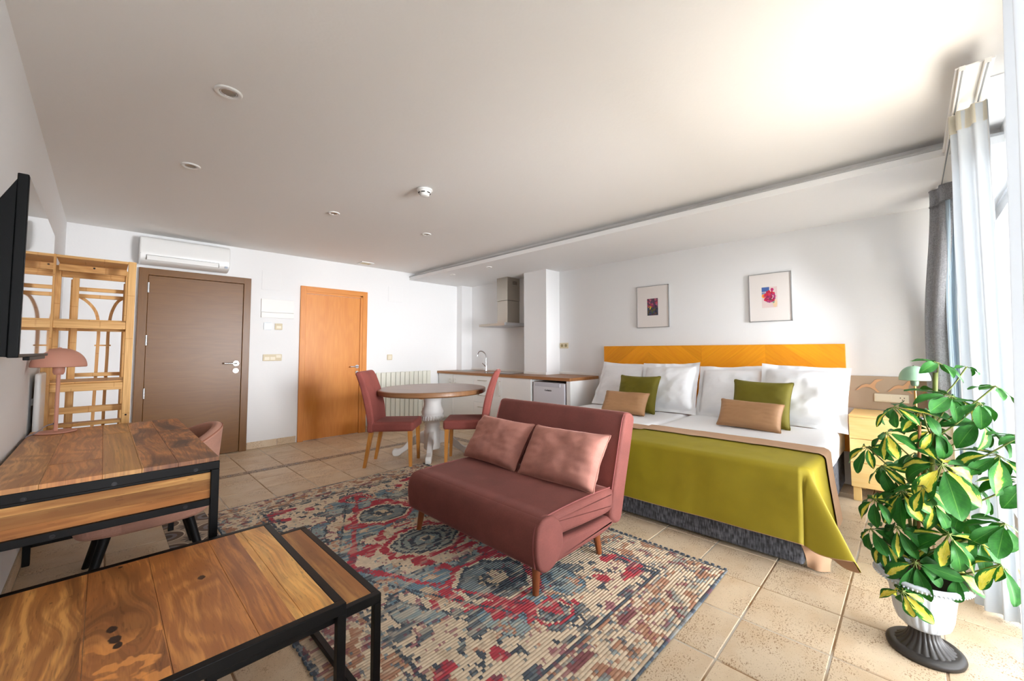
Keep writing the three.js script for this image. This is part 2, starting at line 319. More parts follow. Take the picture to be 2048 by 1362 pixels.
  const patT = ctex(256, 256, (c, w) => {
    c.fillStyle = '#a89782'; c.fillRect(0, 0, w, w); c.lineWidth = 9;
    for (const [x, y] of [[0, 0], [w, 0], [0, w], [w, w]]) { c.fillStyle = '#5f4a3e'; c.beginPath(); c.arc(x, y, 92, 0, 7); c.fill(); c.strokeStyle = '#d8ccb8'; c.beginPath(); c.arc(x, y, 96, 0, 7); c.stroke(); c.fillStyle = '#77777c'; c.beginPath(); c.arc(x, y, 58, 0, 7); c.fill(); c.fillStyle = '#4a3c34'; c.beginPath(); c.arc(x, y, 34, 0, 7); c.fill(); }
    c.fillStyle = '#5d5350'; for (let k = 0; k < 8; k++) { c.save(); c.translate(w / 2, w / 2); c.rotate(k * Math.PI / 4); c.beginPath(); c.moveTo(0, 0); c.quadraticCurveTo(22, -38, 0, -70); c.quadraticCurveTo(-22, -38, 0, 0); c.fill(); c.restore(); }
    c.fillStyle = '#d8ccb8'; c.beginPath(); c.arc(w / 2, w / 2, 12, 0, 7); c.fill();
  });
  const pat = std({ map: patT, roughness: 0.5 });
  for (let k = 0; k < 7; k++) {
    const x0 = 0.62, x1 = 0.868, z0 = 1.19 + k * 0.25, z1 = z0 + 0.248, g = slab(x0, x1, z0, z1, -0.012, 0.0012, 0.001), uv = g.attributes.uv, p = g.attributes.position;
    for (let i = 0; i < p.count; i++) uv.setXY(i, (p.getX(i) - x0) / 0.248, (p.getZ(i) - z0) / 0.248);
    part('patterned_tile', g, pat, fl);
  }
  // ceramic skirting, piece by piece
  const sk = (name, segs, make) => { const b = struct(name); for (const [a, e] of segs) { let x = a; while (x < e - 0.02) { const y = Math.min(e, x + T); part('skirting_tile', uvm(make(x + 0.0015, y - 0.0015), 'x', rr(0, 3), rr(0, 3)), tones[Math.floor(rnd() * 4)], b); x = y; } } };
  sk('baseboard_back', [[0.01, 0.52], [1.552, 2.105], [3.062, 4.30]], (a, e) => box(a, e, 0.001, 0.088, 0, 0.011, 0.003));
  sk('baseboard_left', [[0.02, 6.3]], (a, e) => box(0, 0.011, 0.001, 0.088, a, e, 0.003));
  sk('baseboard_right', [[5.66, 6.45]], (a, e) => box(W - 0.011, W, 0.001, 0.088, a, e, 0.003));
}

// ------------------------------------------------------------------ doors
{
  const d1 = struct('door_1');                                     // brown entrance door
  const x0 = 0.528, x1 = 1.544, h = 2.139;
  part('door_frame', [uvm(box(x0, x0 + 0.075, 0, h, 0, 0.05, 0.004), 'y'), uvm(box(x1 - 0.075, x1, 0, h, 0, 0.05, 0.004), 'y'), uvm(box(x0 + 0.07, x1 - 0.07, h - 0.075, h, 0, 0.05, 0.004), 'x')], M.doorBrown, d1);
  const leaf = part('door_leaf', uvm(box(x0 + 0.077, x1 - 0.077, 0.006, h - 0.078, 0, 0.036, 0.003), 'x', 0.3, 0.2), M.doorBrown, d1);
  for (const y of [1.925, 1.35, 0.775]) part('hinge', [cyl(0.011, 0.011, 0.11, x0 + 0.079, y - 0.055, 0.048, 12), box(x0 + 0.07, x0 + 0.09, y - 0.05, y + 0.05, 0.036, 0.045)], M.steelBright, leaf);
  part('handle', [cyl(0.03, 0.03, 0.012, 0, 0, 0, 24).rotateX(Math.PI / 2).translate(1.412, 1.078, 0.036), tube([V(1.412, 1.078, 0.045), V(1.412, 1.078, 0.085), V(1.39, 1.078, 0.095), V(1.29, 1.082, 0.092)], 0.009, 20, 10)], M.steelBright, leaf);
  part('lock', cyl(0.028, 0.028, 0.014, 0, 0, 0, 24).rotateX(Math.PI / 2).translate(1.412, 0.99, 0.036), M.steelBright, leaf);
  const d2 = struct('door_2');                                     // orange beech door
  const a0 = 2.119, a1 = 3.048, g = 2.12;
  part('door_frame', [uvm(box(a0, a0 + 0.07, 0, g, 0, 0.03, 0.004), 'y'), uvm(box(a1 - 0.07, a1, 0, g, 0, 0.03, 0.004), 'y'), uvm(box(a0 + 0.068, a1 - 0.068, g - 0.07, g, 0, 0.03, 0.004), 'x'),
    uvm(box(a1 - 0.105, a1 - 0.07, 0, g - 0.07, 0, 0.022), 'y'), uvm(box(a0 + 0.07, a1 - 0.07, g - 0.10, g - 0.07, 0, 0.022), 'x')], M.doorOrange, d2);
  const l2 = part('door_leaf', uvm(box(a0 + 0.073, a1 - 0.108, 0.006, g - 0.103, 0, 0.012, 0.002), 'y', 0.4, 0.1), M.doorOrange, d2);
  part('handle', [cyl(0.026, 0.026, 0.012, 0, 0, 0, 24).rotateX(Math.PI / 2).translate(2.905, 0.99, 0.012), tube([V(2.905, 0.99, 0.02), V(2.905, 0.99, 0.06), V(2.88, 0.99, 0.068), V(2.79, 0.99, 0.066)], 0.008, 20, 10)], M.steelBright, l2);
  part('lock', cyl(0.022, 0.022, 0.014, 0, 0, 0, 20).rotateX(Math.PI / 2).translate(2.905, 0.905, 0.012), M.steelBright, l2);
}

// ------------------------------------------------------------------ rug
{
  const x0 = 0.88, x1 = 2.715, z0 = 2.165, z1 = 5.285, rib = 0.0158, n = Math.round((z1 - z0) / rib);
  const cx = (x0 + x1) / 2 - 0.0, cz = 3.725;
  const CREAM = [226, 206, 178], CREAM2 = [206, 184, 156], BLUE = [106, 134, 150], BLUE2 = [146, 162, 164], NAVY = [66, 76, 88], RED = [184, 58, 72], PLUM = [126, 66, 80], RUST = [164, 110, 84], GREY = [150, 150, 142];
  const oct = (dx, dz, a, b) => Math.max(Math.abs(dx) / a, Math.abs(dz) / b, (Math.abs(dx) / a + Math.abs(dz) / b) * 0.72);
  const T = dtex(900, n * 8, (u, v, i, j) => {
    const r = Math.floor(j / 8), inr = (j % 8) / 8;
    const x = x0 + u * (x1 - x0), zr = z0 + (r + 0.5) * (z1 - z0) / n;
    const X = x + (vn(r * 3.7, x * 14) - 0.5) * 0.014;
    const ax = Math.abs(X - cx), az = Math.abs(zr - cz), hx = (x1 - x0) / 2, hz = (z1 - z0) / 2;
    const ex = hx - ax, ez = hz - az, e = Math.min(ex, ez), nf = fbm(ax * 12 + 3, az * 12, 3), nf2 = fbm(ax * 24 + 9, az * 24, 2), n9 = vn(X * 40, zr * 44);
    let c = CREAM;
    const f1 = fbm(ax * 4.4 + 5, az * 4.4 + 2, 2);                      // cloud of blue grounds with dark outlines
    if (f1 > 0.505) c = fbm(X * 7, zr * 7 + 4, 3) > 0.52 ? BLUE2 : BLUE;
    if (Math.abs(f1 - 0.505) < 0.010) c = NAVY;
    if (nf > 0.66) c = nf > 0.70 ? [98, 108, 116] : NAVY; else if (nf < 0.31) c = nf2 > 0.52 ? [186, 136, 112] : CREAM2;
    if (nf2 > 0.78 && f1 < 0.505) c = [158, 104, 110];
    const dz0 = zr - cz, mx = X - (cx - 0.02);
    for (const [oz, a, b, k] of [[0, 0.25, 0.20, 1], [-0.60, 0.20, 0.18, 0], [0.66, 0.24, 0.21, 0], [-1.04, 0.09, 0.08, 2], [1.08, 0.09, 0.08, 2]]) {
      const st = oct(mx, dz0 - oz, a, b) + (vn(X * 26, zr * 24) - 0.5) * 0.16;
      if (st < 1.14) {
        c = CREAM;
        if (st > 0.96) c = RED;
        else if (k === 1) { c = st > 0.86 ? CREAM : st > 0.76 ? NAVY : st > 0.66 ? [168, 172, 162] : st > 0.57 ? NAVY : st > 0.44 ? [150, 160, 156] : st > 0.34 ? NAVY : st > 0.2 ? BLUE2 : st > 0.1 ? CREAM : NAVY; }
        else { c = st > 0.84 ? CREAM : st > 0.74 ? NAVY : nf > 0.58 ? NAVY : [122, 134, 138]; if (st < 0.34) c = nf2 > 0.5 ? CREAM2 : NAVY; }
      } else if (st < 1.55 && vn(X * 12 + 2, zr * 12) > 0.70) c = RED;
    }
    const loz = ax / 0.60 + az / 1.30;
    if (Math.abs(loz - 0.84) < 0.028 + 0.09 * (nf - 0.5)) c = nf2 > 0.33 ? RED : PLUM;
    if (Math.abs(loz - 0.98) < 0.012 && nf2 > 0.4) c = NAVY;
    const cr = Math.hypot(ax - (hx - 0.42), az - (hz - 0.46));
    if (cr < 0.16 && vn(ax * 11 + 1, az * 11 + 6) > 0.60) c = nf2 > 0.56 ? PLUM : RED; else if (cr < 0.22 && nf2 > 0.68) c = NAVY;
    if (e < 0.27) {
      const bx = (ex < ez ? az : ax), p = fbm(bx * 13, e * 14 + (ex < ez ? 0 : 30), 3), q = vn(bx * 26, e * 44);
      c = p > 0.60 ? [176, 128, 102] : p < 0.34 ? (q > 0.5 ? [134, 82, 84] : GREY) : p < 0.42 ? CREAM2 : CREAM; if (q > 0.90) c = [104, 110, 118];
    }
    if (Math.abs(e - 0.275) < 0.009 || (e > 0.30 && e < 0.335 && vn(zr * 30, X * 30) > 0.56)) c = NAVY;
    if (e > 0.232 && e < 0.246 && n9 > 0.5) c = [92, 100, 110];
    if (e < 0.020) c = n9 > 0.5 ? [74, 84, 98] : [132, 140, 146];
    // worn, streaky threads along each rib; brown ties between the ribs
    const wear = fbm(X * 4 + 20, zr * 4 + 3, 3); c = lerp3(c, CREAM, 0.55 * sstep(0.55, 0.80, vn(X * 16 + r * 9.7, r * 1.93) - 0.5 * (0.5 - wear)));
    const sp = vn(X * 48 + r * 3.3, r * 2.3), sq = vn(X * 6 + 11, zr * 6 + 5); if (sp > (e < 0.3 ? 0.72 : 0.82)) c = lerp3(c, sq > 0.6 ? PLUM : sq > 0.42 ? BLUE : sq > 0.3 ? NAVY : GREY, 0.6);
    c = lerp3(c, CREAM2, 0.08); const tone = 0.97 + 0.11 * (vn(X * 70, r * 5.1) - 0.5); c = [c[0] * tone, c[1] * tone, c[2] * tone];
    if (inr < 0.12 && ((i >> 1) & 3) < 2) c = lerp3(c, [132, 96, 64], 0.7);
    return c;
  });
  T.wrapS = T.wrapT = THREE.ClampToEdgeWrapping;
  const per = 6, nz = n * per;
  const g = grid(26, nz, (u, v) => {
    const k = v * n, f = k - Math.floor(k), x = x0 + u * (x1 - x0), wob = (fbm(x * 5, v * 40, 2) - 0.5) * 0.006, hgt = 0.005 + 0.0045 * Math.sqrt(Math.max(0, 1 - Math.pow(2 * f - 1, 2)));
    const curl = Math.sin(u * 9 + 1) * 0.004 * Math.exp(-Math.min(v, 1 - v) * 60);
    const edge = (u < 0.001 || u > 0.999) ? 1 : 0;
    return [x + (edge ? (fbm(v * 60, u * 9, 2) - 0.5) * 0.016 : 0), edge ? 0.0015 : hgt, z0 + v * (z1 - z0) + (v > 0.002 && v < 0.998 ? wob : curl)];
  }, (u, v) => [u, v]);
  g.scale(1, 1, 1);
  { const ix = g.index.array; for (let k = 0; k < ix.length; k += 3) { const t = ix[k]; ix[k] = ix[k + 1]; ix[k + 1] = t; } g.computeVertexNormals(); }
  const rug = thing('rug', 'large woven rug in cream, blue and red with a ribbed texture under the sofa', 'rug');
  part('woven_field', g, std({ map: T, roughness: 0.95, side: THREE.DoubleSide }), rug);
  const tufts = [];
  for (let k = 0; k < 90; k++) { const z = z0 + (k + 0.5) / 90 * (z1 - z0); tufts.push(new THREE.SphereGeometry(0.008, 6, 4).scale(0.7, 0.6, rr(1.2, 2.4)).translate(x1 + rr(-0.002, 0.004), 0.006, z), new THREE.SphereGeometry(0.008, 6, 4).scale(0.7, 0.6, rr(1.2, 2.4)).translate(x0 - rr(-0.002, 0.004), 0.006, z)); }
  const ed = part('edge_binding', tufts, std({ color: 0x4f5b68, roughness: 1 }), rug, 'blue grey binding threads along the rug edges'); ed.userData.kind = 'stuff';
}

// ------------------------------------------------------------------ nesting tables and desk (mango boards in black steel frames)
const GOLD = [214, 158, 88], AMB = [188, 124, 66], UMB = [138, 84, 44], PALE = [226, 180, 106];
const ctT = mango(1024, 1024, [
  { u1: 0.31, light: [204, 150, 84], mid: [158, 104, 56], dark: [92, 54, 28], seed: 3.1, freq: 9, warp: 2.6, blot: 0.55, knots: [[0.22, 0.2, 0.02, 0.3]] },
  { u1: 0.512, light: [190, 130, 72], mid: [150, 94, 50], dark: [92, 54, 28], seed: 11.7, freq: 6, warp: 2.4, blot: 0.38, pale: 1, knots: [[0.385, 0.585, 0.052], [0.392, 0.665, 0.058], [0.398, 0.71, 0.045], [0.42, 0.03, 0.03, 0.8]] },
  { u1: 0.715, light: [194, 134, 74], mid: [156, 98, 52], dark: [102, 60, 32], seed: 21.3, freq: 6, warp: 2.2, blot: 0.34, knots: [[0.665, 0.40, 0.042, 0.8]] },
  { u1: 0.86, light: [186, 124, 66], mid: [148, 92, 48], dark: [104, 60, 32], seed: 31.9, freq: 8, warp: 1.2, blot: 0.4 },
  { u1: 1.01, light: [228, 178, 100], mid: [206, 148, 76], dark: [124, 80, 40], seed: 41.2, freq: 6, warp: 1.4, blot: 0.3 }], 0.79, 0.80);
ctT.wrapS = ctT.wrapT = THREE.ClampToEdgeWrapping;
M.ctop = phy({ map: ctT, color: new THREE.Color(1.34, 1.32, 1.27), roughness: 0.42, clearcoat: 0.12, clearcoatRoughness: 0.35 });
const dkT = mango(768, 1024, [
  { u1: 0.215, light: [208, 156, 98], mid: [170, 116, 68], dark: [122, 78, 46], seed: 5.5, freq: 7, warp: 2.2, blot: 0.35, knots: [[0.12, 0.85, 0.02, 0.4]] },
  { u1: 0.452, light: [202, 138, 80], mid: [172, 108, 60], dark: [116, 70, 40], seed: 14.2, freq: 6, warp: 2.0, blot: 0.28 },
  { u1: 0.622, light: [208, 156, 92], mid: [180, 126, 72], dark: [124, 82, 48], seed: 25.8, freq: 8, warp: 1.3, blot: 0.28 },
  { u1: 0.795, light: [206, 140, 82], mid: [164, 104, 62], dark: [92, 54, 34], seed: 36.1, freq: 7, warp: 1.5, blot: 0.55 },
  { u1: 1.01, light: [192, 126, 74], mid: [142, 90, 54], dark: [72, 42, 28], seed: 47.4, freq: 8, warp: 1.8, blot: 0.8 }], 0.66, 1.48);
dkT.wrapS = dkT.wrapT = THREE.ClampToEdgeWrapping;
M.dtop = phy({ map: dkT, color: new THREE.Color(1.4, 1.48, 1.48), roughness: 0.42, clearcoat: 0.15, clearcoatRoughness: 0.35 });
const apT = mango(512, 512, [{ u1: 1.01, light: [224, 176, 112], mid: [188, 132, 78], dark: [120, 78, 46], seed: 52.2, freq: 9, warp: 0.5, blot: 0.3 }], 0.6, 0.9);
const sawT = dtex(512, 256, (u, v) => { const t = 150 + 90 * (vn(u * 110 + v * 6, v * 7) - 0.5) + 50 * (vn(u * 16, v * 190) - 0.5); return [t, t, t]; }, false);
M.apron = [[1.05, 1.02, 0.95], [0.74, 0.68, 0.60], [0.98, 0.84, 0.70]].map(c => std({ map: apT, color: new THREE.Color(...c), roughness: 0.75, bumpMap: sawT, bumpScale: 0.0016 }));
M.ct2 = phy({ map: apT, color: new THREE.Color(0.80, 0.68, 0.52), roughness: 0.45 });
function boardsTop(parent, xs, x0, x1, z0, z1, y0, y1, mat, joints = {}) {   // each board its own mesh, uv over the whole top
  for (let i = 0; i + 1 < xs.length; i++) {
    const cuts = [z0, ...(joints[i] || []), z1];
    for (let k = 0; k + 1 < cuts.length; k++) {
      const g = box(xs[i] + 0.0004, xs[i + 1] - 0.0004, y0, y1 - (k % 2) * 0.0005, cuts[k] + 0.0004, cuts[k + 1] - 0.0004, 0.0012), p = g.attributes.position, uv = g.attributes.uv;
      for (let q = 0; q < p.count; q++) uv.setXY(q, (p.getX(q) - x0) / (x1 - x0), ((p.getZ(q) - z0) / (z1 - z0) + k * 0.37) % 1);
      part('board', g, mat, parent);
    }
  }
}
{
  const t = thing('coffee_table', 'larger mango wood coffee table with black steel frame in the foreground', 'table', [0, 0, 0]);
  const x0 = 0.012, x1 = 0.838, z0 = 3.905, z1 = 4.765, Y = 0.45, b = 0.026;
  boardsTop(t, [x0 + b, 0.283, 0.437, 0.615, 0.727, x1 - b], x0 + b, x1 - b, z0 + b, z1 - b, Y - 0.02, Y - 0.001, M.ctop);
  const bar = (n, ...a) => part(n, box(...a, 0.002), M.blackMetal, t);
  bar('top_rail', x0, x1, Y - 0.032, Y, z0, z0 + b); bar('top_rail', x0, x1, Y - 0.032, Y, z1 - b, z1); bar('top_rail', x0, x0 + b, Y - 0.032, Y - 0.0003, z0 + b, z1 - b); bar('top_rail', x1 - b, x1, Y - 0.032, Y - 0.0003, z0 + b, z1 - b);
  for (const [x, z] of [[x0, z0], [x1 - b, z0], [x0, z1 - b], [x1 - b, z1 - b]]) bar('leg', x, x + b, 0, Y - 0.032, z, z + b);
  bar('floor_rail', x0 + b, x1 - b, 0, b, z0, z0 + b); bar('floor_rail', x0, x0 + b, 0, b, z0 + b, z1 - b);
}
{
  const t = thing('coffee_table', 'smaller nested wooden side table pulled out from under the larger coffee table', 'table', [0, 0, 0]);
  const x0 = 0.50, x1 = 0.966, z0 = 3.975, z1 = 4.735, Y = 0.413, b = 0.024;
  part('board', uvm(box(x0 + b, x1 - b, Y - 0.018, Y - 0.001, z0 + b, z1 - b, 0.001), 'z', 0.15, 0.3), M.ct2, t);
  const bar = (n, ...a) => part(n, box(...a, 0.002), M.blackMetal, t);
  bar('top_rail', x0, x1, Y - 0.03, Y, z0, z0 + b); bar('top_rail', x0, x1, Y - 0.03, Y, z1 - b, z1); bar('top_rail', x0, x0 + b, Y - 0.03, Y - 0.0003, z0 + b, z1 - b); bar('top_rail', x1 - b, x1, Y - 0.03, Y - 0.0003, z0 + b, z1 - b);
  for (const [x, z] of [[x0, z0], [x1 - b, z0], [x0, z1 - b], [x1 - b, z1 - b]]) bar('leg', x, x + b, 0.012, Y - 0.03, z, z + b);
  bar('floor_rail', x0 + b, x1 - b, 0.012, 0.012 + b, z0, z0 + b); bar('floor_rail', x1 - b, x1, 0.012, 0.012 + b, z0 + b, z1 - b); bar('floor_rail', x0, x0 + b, 0.012, 0.012 + b, z0 + b, z1 - b);
}
{
  const t = thing('desk', 'mango wood desk with black steel frame standing along the left wall', 'desk');
  const x0 = 0.014, x1 = 0.668, z0 = 2.30, z1 = 3.80, Y = 0.76, b = 0.03;
  boardsTop(t, [x0 + 0.003, 0.152, 0.307, 0.416, 0.527, x1 - 0.003], x0, x1, z0, z1, Y - 0.018, Y, M.dtop, { 1: [3.45], 2: [2.72], 3: [2.62, 3.24], 4: [2.86, 3.44] });
  const bar = (n, ...a) => part(n, box(...a, 0.003), M.blackMetal, t);
  for (const [za, zb] of [[z1 - b, z1], [z0, z0 + b]]) {
    bar('end_rail', x0, x1, Y - 0.054, Y - 0.018, za, zb); bar('end_rail', x0 + b, x1 - b, 0.553, 0.583, za, zb);
    for (const x of [x0, x1 - b]) bar('leg', x, x + b, 0, Y - 0.054, za, zb);
  }
  bar('floor_rail', x0 + b, x1 - b, 0.10, 0.126, z0, z0 + b); bar('side_rail', x0, x0 + b, Y - 0.05, Y - 0.018, z0 + b, z1 - b);
  bar('angle_iron', x0 + b, x1 - b, Y - 0.066, Y - 0.054, z1 - b + 0.004, z1 - 0.012);
  const yy = [0.694, 0.664, 0.620, 0.583];
  for (let k = 0; k < 3; k++) part('apron_board', uvm(box(x0 + b, x1 - b, yy[k + 1], yy[k], z1 - b + 0.002, z1 - 0.014 - (k === 1 ? 0.001 : 0), 0.001), 'x', k * 0.3, 0.2), M.apron[k], t);
  part('drawer_box', uvm(box(x0 + b + 0.02, x1 - 0.05, 0.59, Y - 0.02, z0 + b, z1 - b, 0.002), 'z', 0.2, 0.1), M.apron[1], t);
  part('drawer_front', uvm(box(x1 - 0.05, x1 - 0.028, 0.588, Y - 0.022, z0 + b, z1 - b, 0.002), 'z', 0.5, 0.1), M.apron[0], t);
  for (const [x, y] of [[0.12, Y - 0.043], [0.34, Y - 0.043], [0.585, Y - 0.043], [0.19, 0.568], [0.555, 0.568]]) part('bolt', [cyl(0.0075, 0.0075, 0.004, 0, 0, 0, 14).rotateX(Math.PI / 2).translate(x, y, z1 - 0.001), cyl(0.003, 0.003, 0.006, 0, 0, 0, 8).rotateX(Math.PI / 2).translate(x, y, z1)], std({ color: 0x3a3a3c, roughness: 0.3, metalness: 0.9 }), t);
}

// ------------------------------------------------------------------ pink lamp on the desk, and the green one by the bed
function domeLamp(name, label, pos, mats, h, rs, rb, pole) {
  const t = thing(name, label, 'lamp', pos);
  part('base', lathe([[0, 0], [rb, 0], [rb, 0.006], [rb - 0.006, 0.009], [0.012, 0.010], [0, 0.010]], 48), mats[3] || mats[0], t);
  part('pole', cyl(pole, pole, h - 0.10, 0, 0.009, 0, 16), mats[1], t);
  part('socket', lathe([[0, h - 0.155], [0.018, h - 0.155], [0.024, h - 0.14], [0.026, h - 0.085], [0, h - 0.085]], 24), mats[2], t);
  const sh = []; const N = 18; for (let k = 0; k <= N; k++) { const a = k / N * Math.PI / 2; sh.push([rs * Math.pow(Math.sin(a), 0.92), h - 0.095 + 0.095 * Math.cos(a) - 0.012 * (k / N) * (k / N)]); }
  const inner = sh.slice().reverse().map(p => [Math.max(0, p[0] - 0.003), p[1] - 0.003]);
  part('shade', lathe([...inner.reverse(), ...[]].concat(sh.slice().reverse()), 56), mats[0], t);
  part('finial', lathe([[0, h - 0.004], [0.008, h - 0.004], [0.008, h + 0.003], [0, h + 0.006]], 16), mats[2], t);
  return t;
}
{
  const l = domeLamp('table_lamp', 'pink metal dome table lamp standing on the desk', [0.118, 0.7605, 2.425], [M.pinkLamp, M.pinkLamp, M.pinkLamp], 0.49, 0.112, 0.085, 0.0085);
  M.pinkLamp.side = THREE.DoubleSide; M.greenLamp.side = THREE.DoubleSide;
  part('switch_collar', new THREE.SphereGeometry(0.005, 10, 8).translate(-0.008, 0.052, 0), M.black, l);
  part('power_cord', tube([V(-0.006, 0.052, 0), V(-0.035, 0.045, 0.02), V(-0.07, 0.014, 0.05), V(-0.095, 0.006, 0.09), V(-0.098, 0.005, 0.16)], 0.003, 24, 6), M.cable, l);
  domeLamp('table_lamp', 'sage green dome lamp with brass pole on the bedside cabinet', [4.595, 0.6925, 6.078], [M.greenLamp, M.brass, M.greenLampDark, M.alu], 0.40, 0.092, 0.06, 0.0075);
}

// ------------------------------------------------------------------ bamboo shelving unit and the bentwood stand inside it
{
  const t = thing('shelving_unit', 'open bamboo shelving unit in the corner behind the desk', 'shelf', [0, 0, 0]);
  const x0 = 0.014, x1 = 0.440, zf = 1.93, zb = 1.36, Y = 1.885, p = 0.042;
  const st = (n, axis, ...a) => part(n, uvm(box(...a, 0.003), axis, rr(0, 2), rr(0, 2)), M.bamboo, t);
  for (const [x, z] of [[x0, zf - p], [x1 - p, zf - p], [x0, zb], [x1 - p, zb]]) st('post', 'y', x, x + p, 0, Y, z, z + p);
  st('top_board', 'x', x0 + p, x1 - p, Y - 0.02, Y - 0.002, zb, zf);
  for (const [y, hh] of [[1.415, 0.026], [0.985, 0.026], [0.56, 0.024], [0.10, 0.024]]) { st('front_rail', 'x', x0 + p, x1 - p, y - hh, y + hh, zf - 0.030, zf - 0.006); st('back_rail', 'x', x0 + p, x1 - p, y - hh, y + hh, zb + 0.006, zb + 0.030); for (const x of [x0 + 0.008, x1 - 0.030]) st('side_rail', 'z', x, x + 0.022, y - hh, y + hh, zb + p, zf - p); }
  st('upper_rail', 'x', x0 + p, x1 - p, Y - 0.075, Y - 0.028, zf - 0.27, zf - 0.246); st('upper_rail', 'x', x0 + p, x1 - p, Y - 0.085, Y - 0.036, zb + 0.006, zb + 0.030);
  for (const y of [1.012, 0.585]) for (let k = 0; k < 5; k++) { const z = zb + 0.06 + k * 0.10; st('shelf_slat', 'x', x0 + 0.03, x1 - 0.03, y, y + 0.012, z, z + 0.085); }
  for (let k = 0; k < 4; k++) { const z = zb + 0.10 + k * 0.12; st('shelf_slat', 'x', x0 + 0.03, x1 - 0.03, 1.442, 1.454, z, z + 0.05); }
  st('low_slat', 'x', x0 + p, x1 - p, 0.80, 0.845, zf - 0.14, zf - 0.115); st('low_slat', 'x', x0 + p, x1 - p, 0.72, 0.742, zf - 0.12, zf - 0.02); st('inner_post', 'y', x0 + 0.10, x0 + 0.135, 0.02, 1.80, zb + 0.035, zb + 0.065);
  for (const [x, y] of [[x1 - p / 2, 0.775], [x0 + p / 2, 0.30], [0.23, Y - 0.075]]) part('bolt', cyl(0.006, 0.006, 0.004, 0, 0, 0, 10).rotateX(Math.PI / 2).translate(x, y, zf - 0.001), M.dark, t);
  // a second, narrower frame standing behind
  const s = thing('bamboo_rack', 'narrow bamboo clothes rack standing behind the shelving unit', 'rack', [0, 0, 0]);
  const sr = (n, axis, ...a) => part(n, uvm(box(...a, 0.003), axis, rr(0, 2), rr(0, 2)), M.bamboo, s);
  for (const x of [0.10, 0.392]) sr('post', 'y', x, x + 0.034, 0, 1.80, 1.235, 1.265);
  for (const y of [1.715, 1.66, 1.03, 0.42]) sr('rail', 'x', 0.134, 0.392, y, y + 0.03, 1.24, 1.262);
  const b = thing('bentwood_stand', 'bentwood stand of two curved strips behind the shelving unit', 'stand', [0, 0, 0]);
  const strip = (pts, m) => { const c = new THREE.CatmullRomCurve3(pts); const g = ext(shapeOf([[-0.011, -0.006], [0.011, -0.006], [0.011, 0.006], [-0.011, 0.006]]), 1); const gg = new THREE.ExtrudeGeometry(shapeOf([[-0.013, -0.010], [0.013, -0.010], [0.013, 0.010], [-0.013, 0.010]]), { steps: 60, extrudePath: c, bevelEnabled: false }); return uvm(gg, 'y'); };
  part('curved_strip', strip([V(0.10, 1.70, 1.13), V(0.17, 1.66, 1.13), V(0.235, 1.57, 1.13), V(0.258, 1.44, 1.13), V(0.258, 1.2, 1.13), V(0.250, 0.6, 1.13), V(0.24, 0.0, 1.13)]), M.bamboo, b);
  part('curved_strip', strip([V(0.44, 1.70, 1.13), V(0.375, 1.67, 1.13), V(0.335, 1.58, 1.13), V(0.318, 1.44, 1.13), V(0.316, 1.2, 1.13), V(0.312, 0.6, 1.13), V(0.33, 0.0, 1.13)]), M.bamboo, b);
  part('crossbar', uvm(box(0.24, 0.335, 1.275, 1.287, 1.124, 1.136), 'x'), M.bamboo, b);
}

// ------------------------------------------------------------------ left wall: television and slim radiator
{
  const t = thing('television', 'flat black television on a bracket on the left wall', 'television');
  const z0 = 3.30, z1 = 4.20;
  part('bezel', box(0.104, 0.126, 1.213, 1.752, z0, z1, 0.003), M.blackPlastic, t);
  part('screen', box(0.1262, 0.1272, 1.224, 1.746, z0 + 0.006, z1 - 0.006), M.screen, t);
  const g = ext(shapeOf([[0.104, 1.735], [0.062, 1.64], [0.055, 1.60], [0.055, 1.24], [0.062, 1.22], [0.104, 1.215]]), z1 - z0 - 0.01, 0.002); g.translate(0, 0, z0 + 0.005);
  part('rear_housing', g, M.blackPlastic, t);
  part('wall_bracket', [box(0.003, 0.02, 1.30, 1.62, 3.62, 3.88, 0.003), box(0.02, 0.056, 1.34, 1.58, 3.70, 3.74), box(0.02, 0.056, 1.34, 1.58, 3.78, 3.82)], M.black, t);
  part('sensor_lip', box(0.118, 0.132, 1.203, 1.214, 3.52, 4.02, 0.002), M.blackPlastic, t);
  part('cable', tube([V(0.06, 1.225, 4.1), V(0.07, 1.19, 4.12), V(0.05, 1.16, 4.1), V(0.02, 1.17, 4.06), V(0.009, 1.2, 4.0)], 0.004, 24, 6), M.black, t);
  const r = thing('radiator', 'slim white panel radiator on the left wall beside the shelving unit', 'radiator');
  part('panel', box(0.018, 0.045, 0.10, 1.10, 1.97, 2.27, 0.012), M.whiteGloss, r);
  for (const y of [0.3, 0.9]) part('wall_clip', box(0, 0.018, y, y + 0.04, 2.08, 2.12), M.white, r);
}

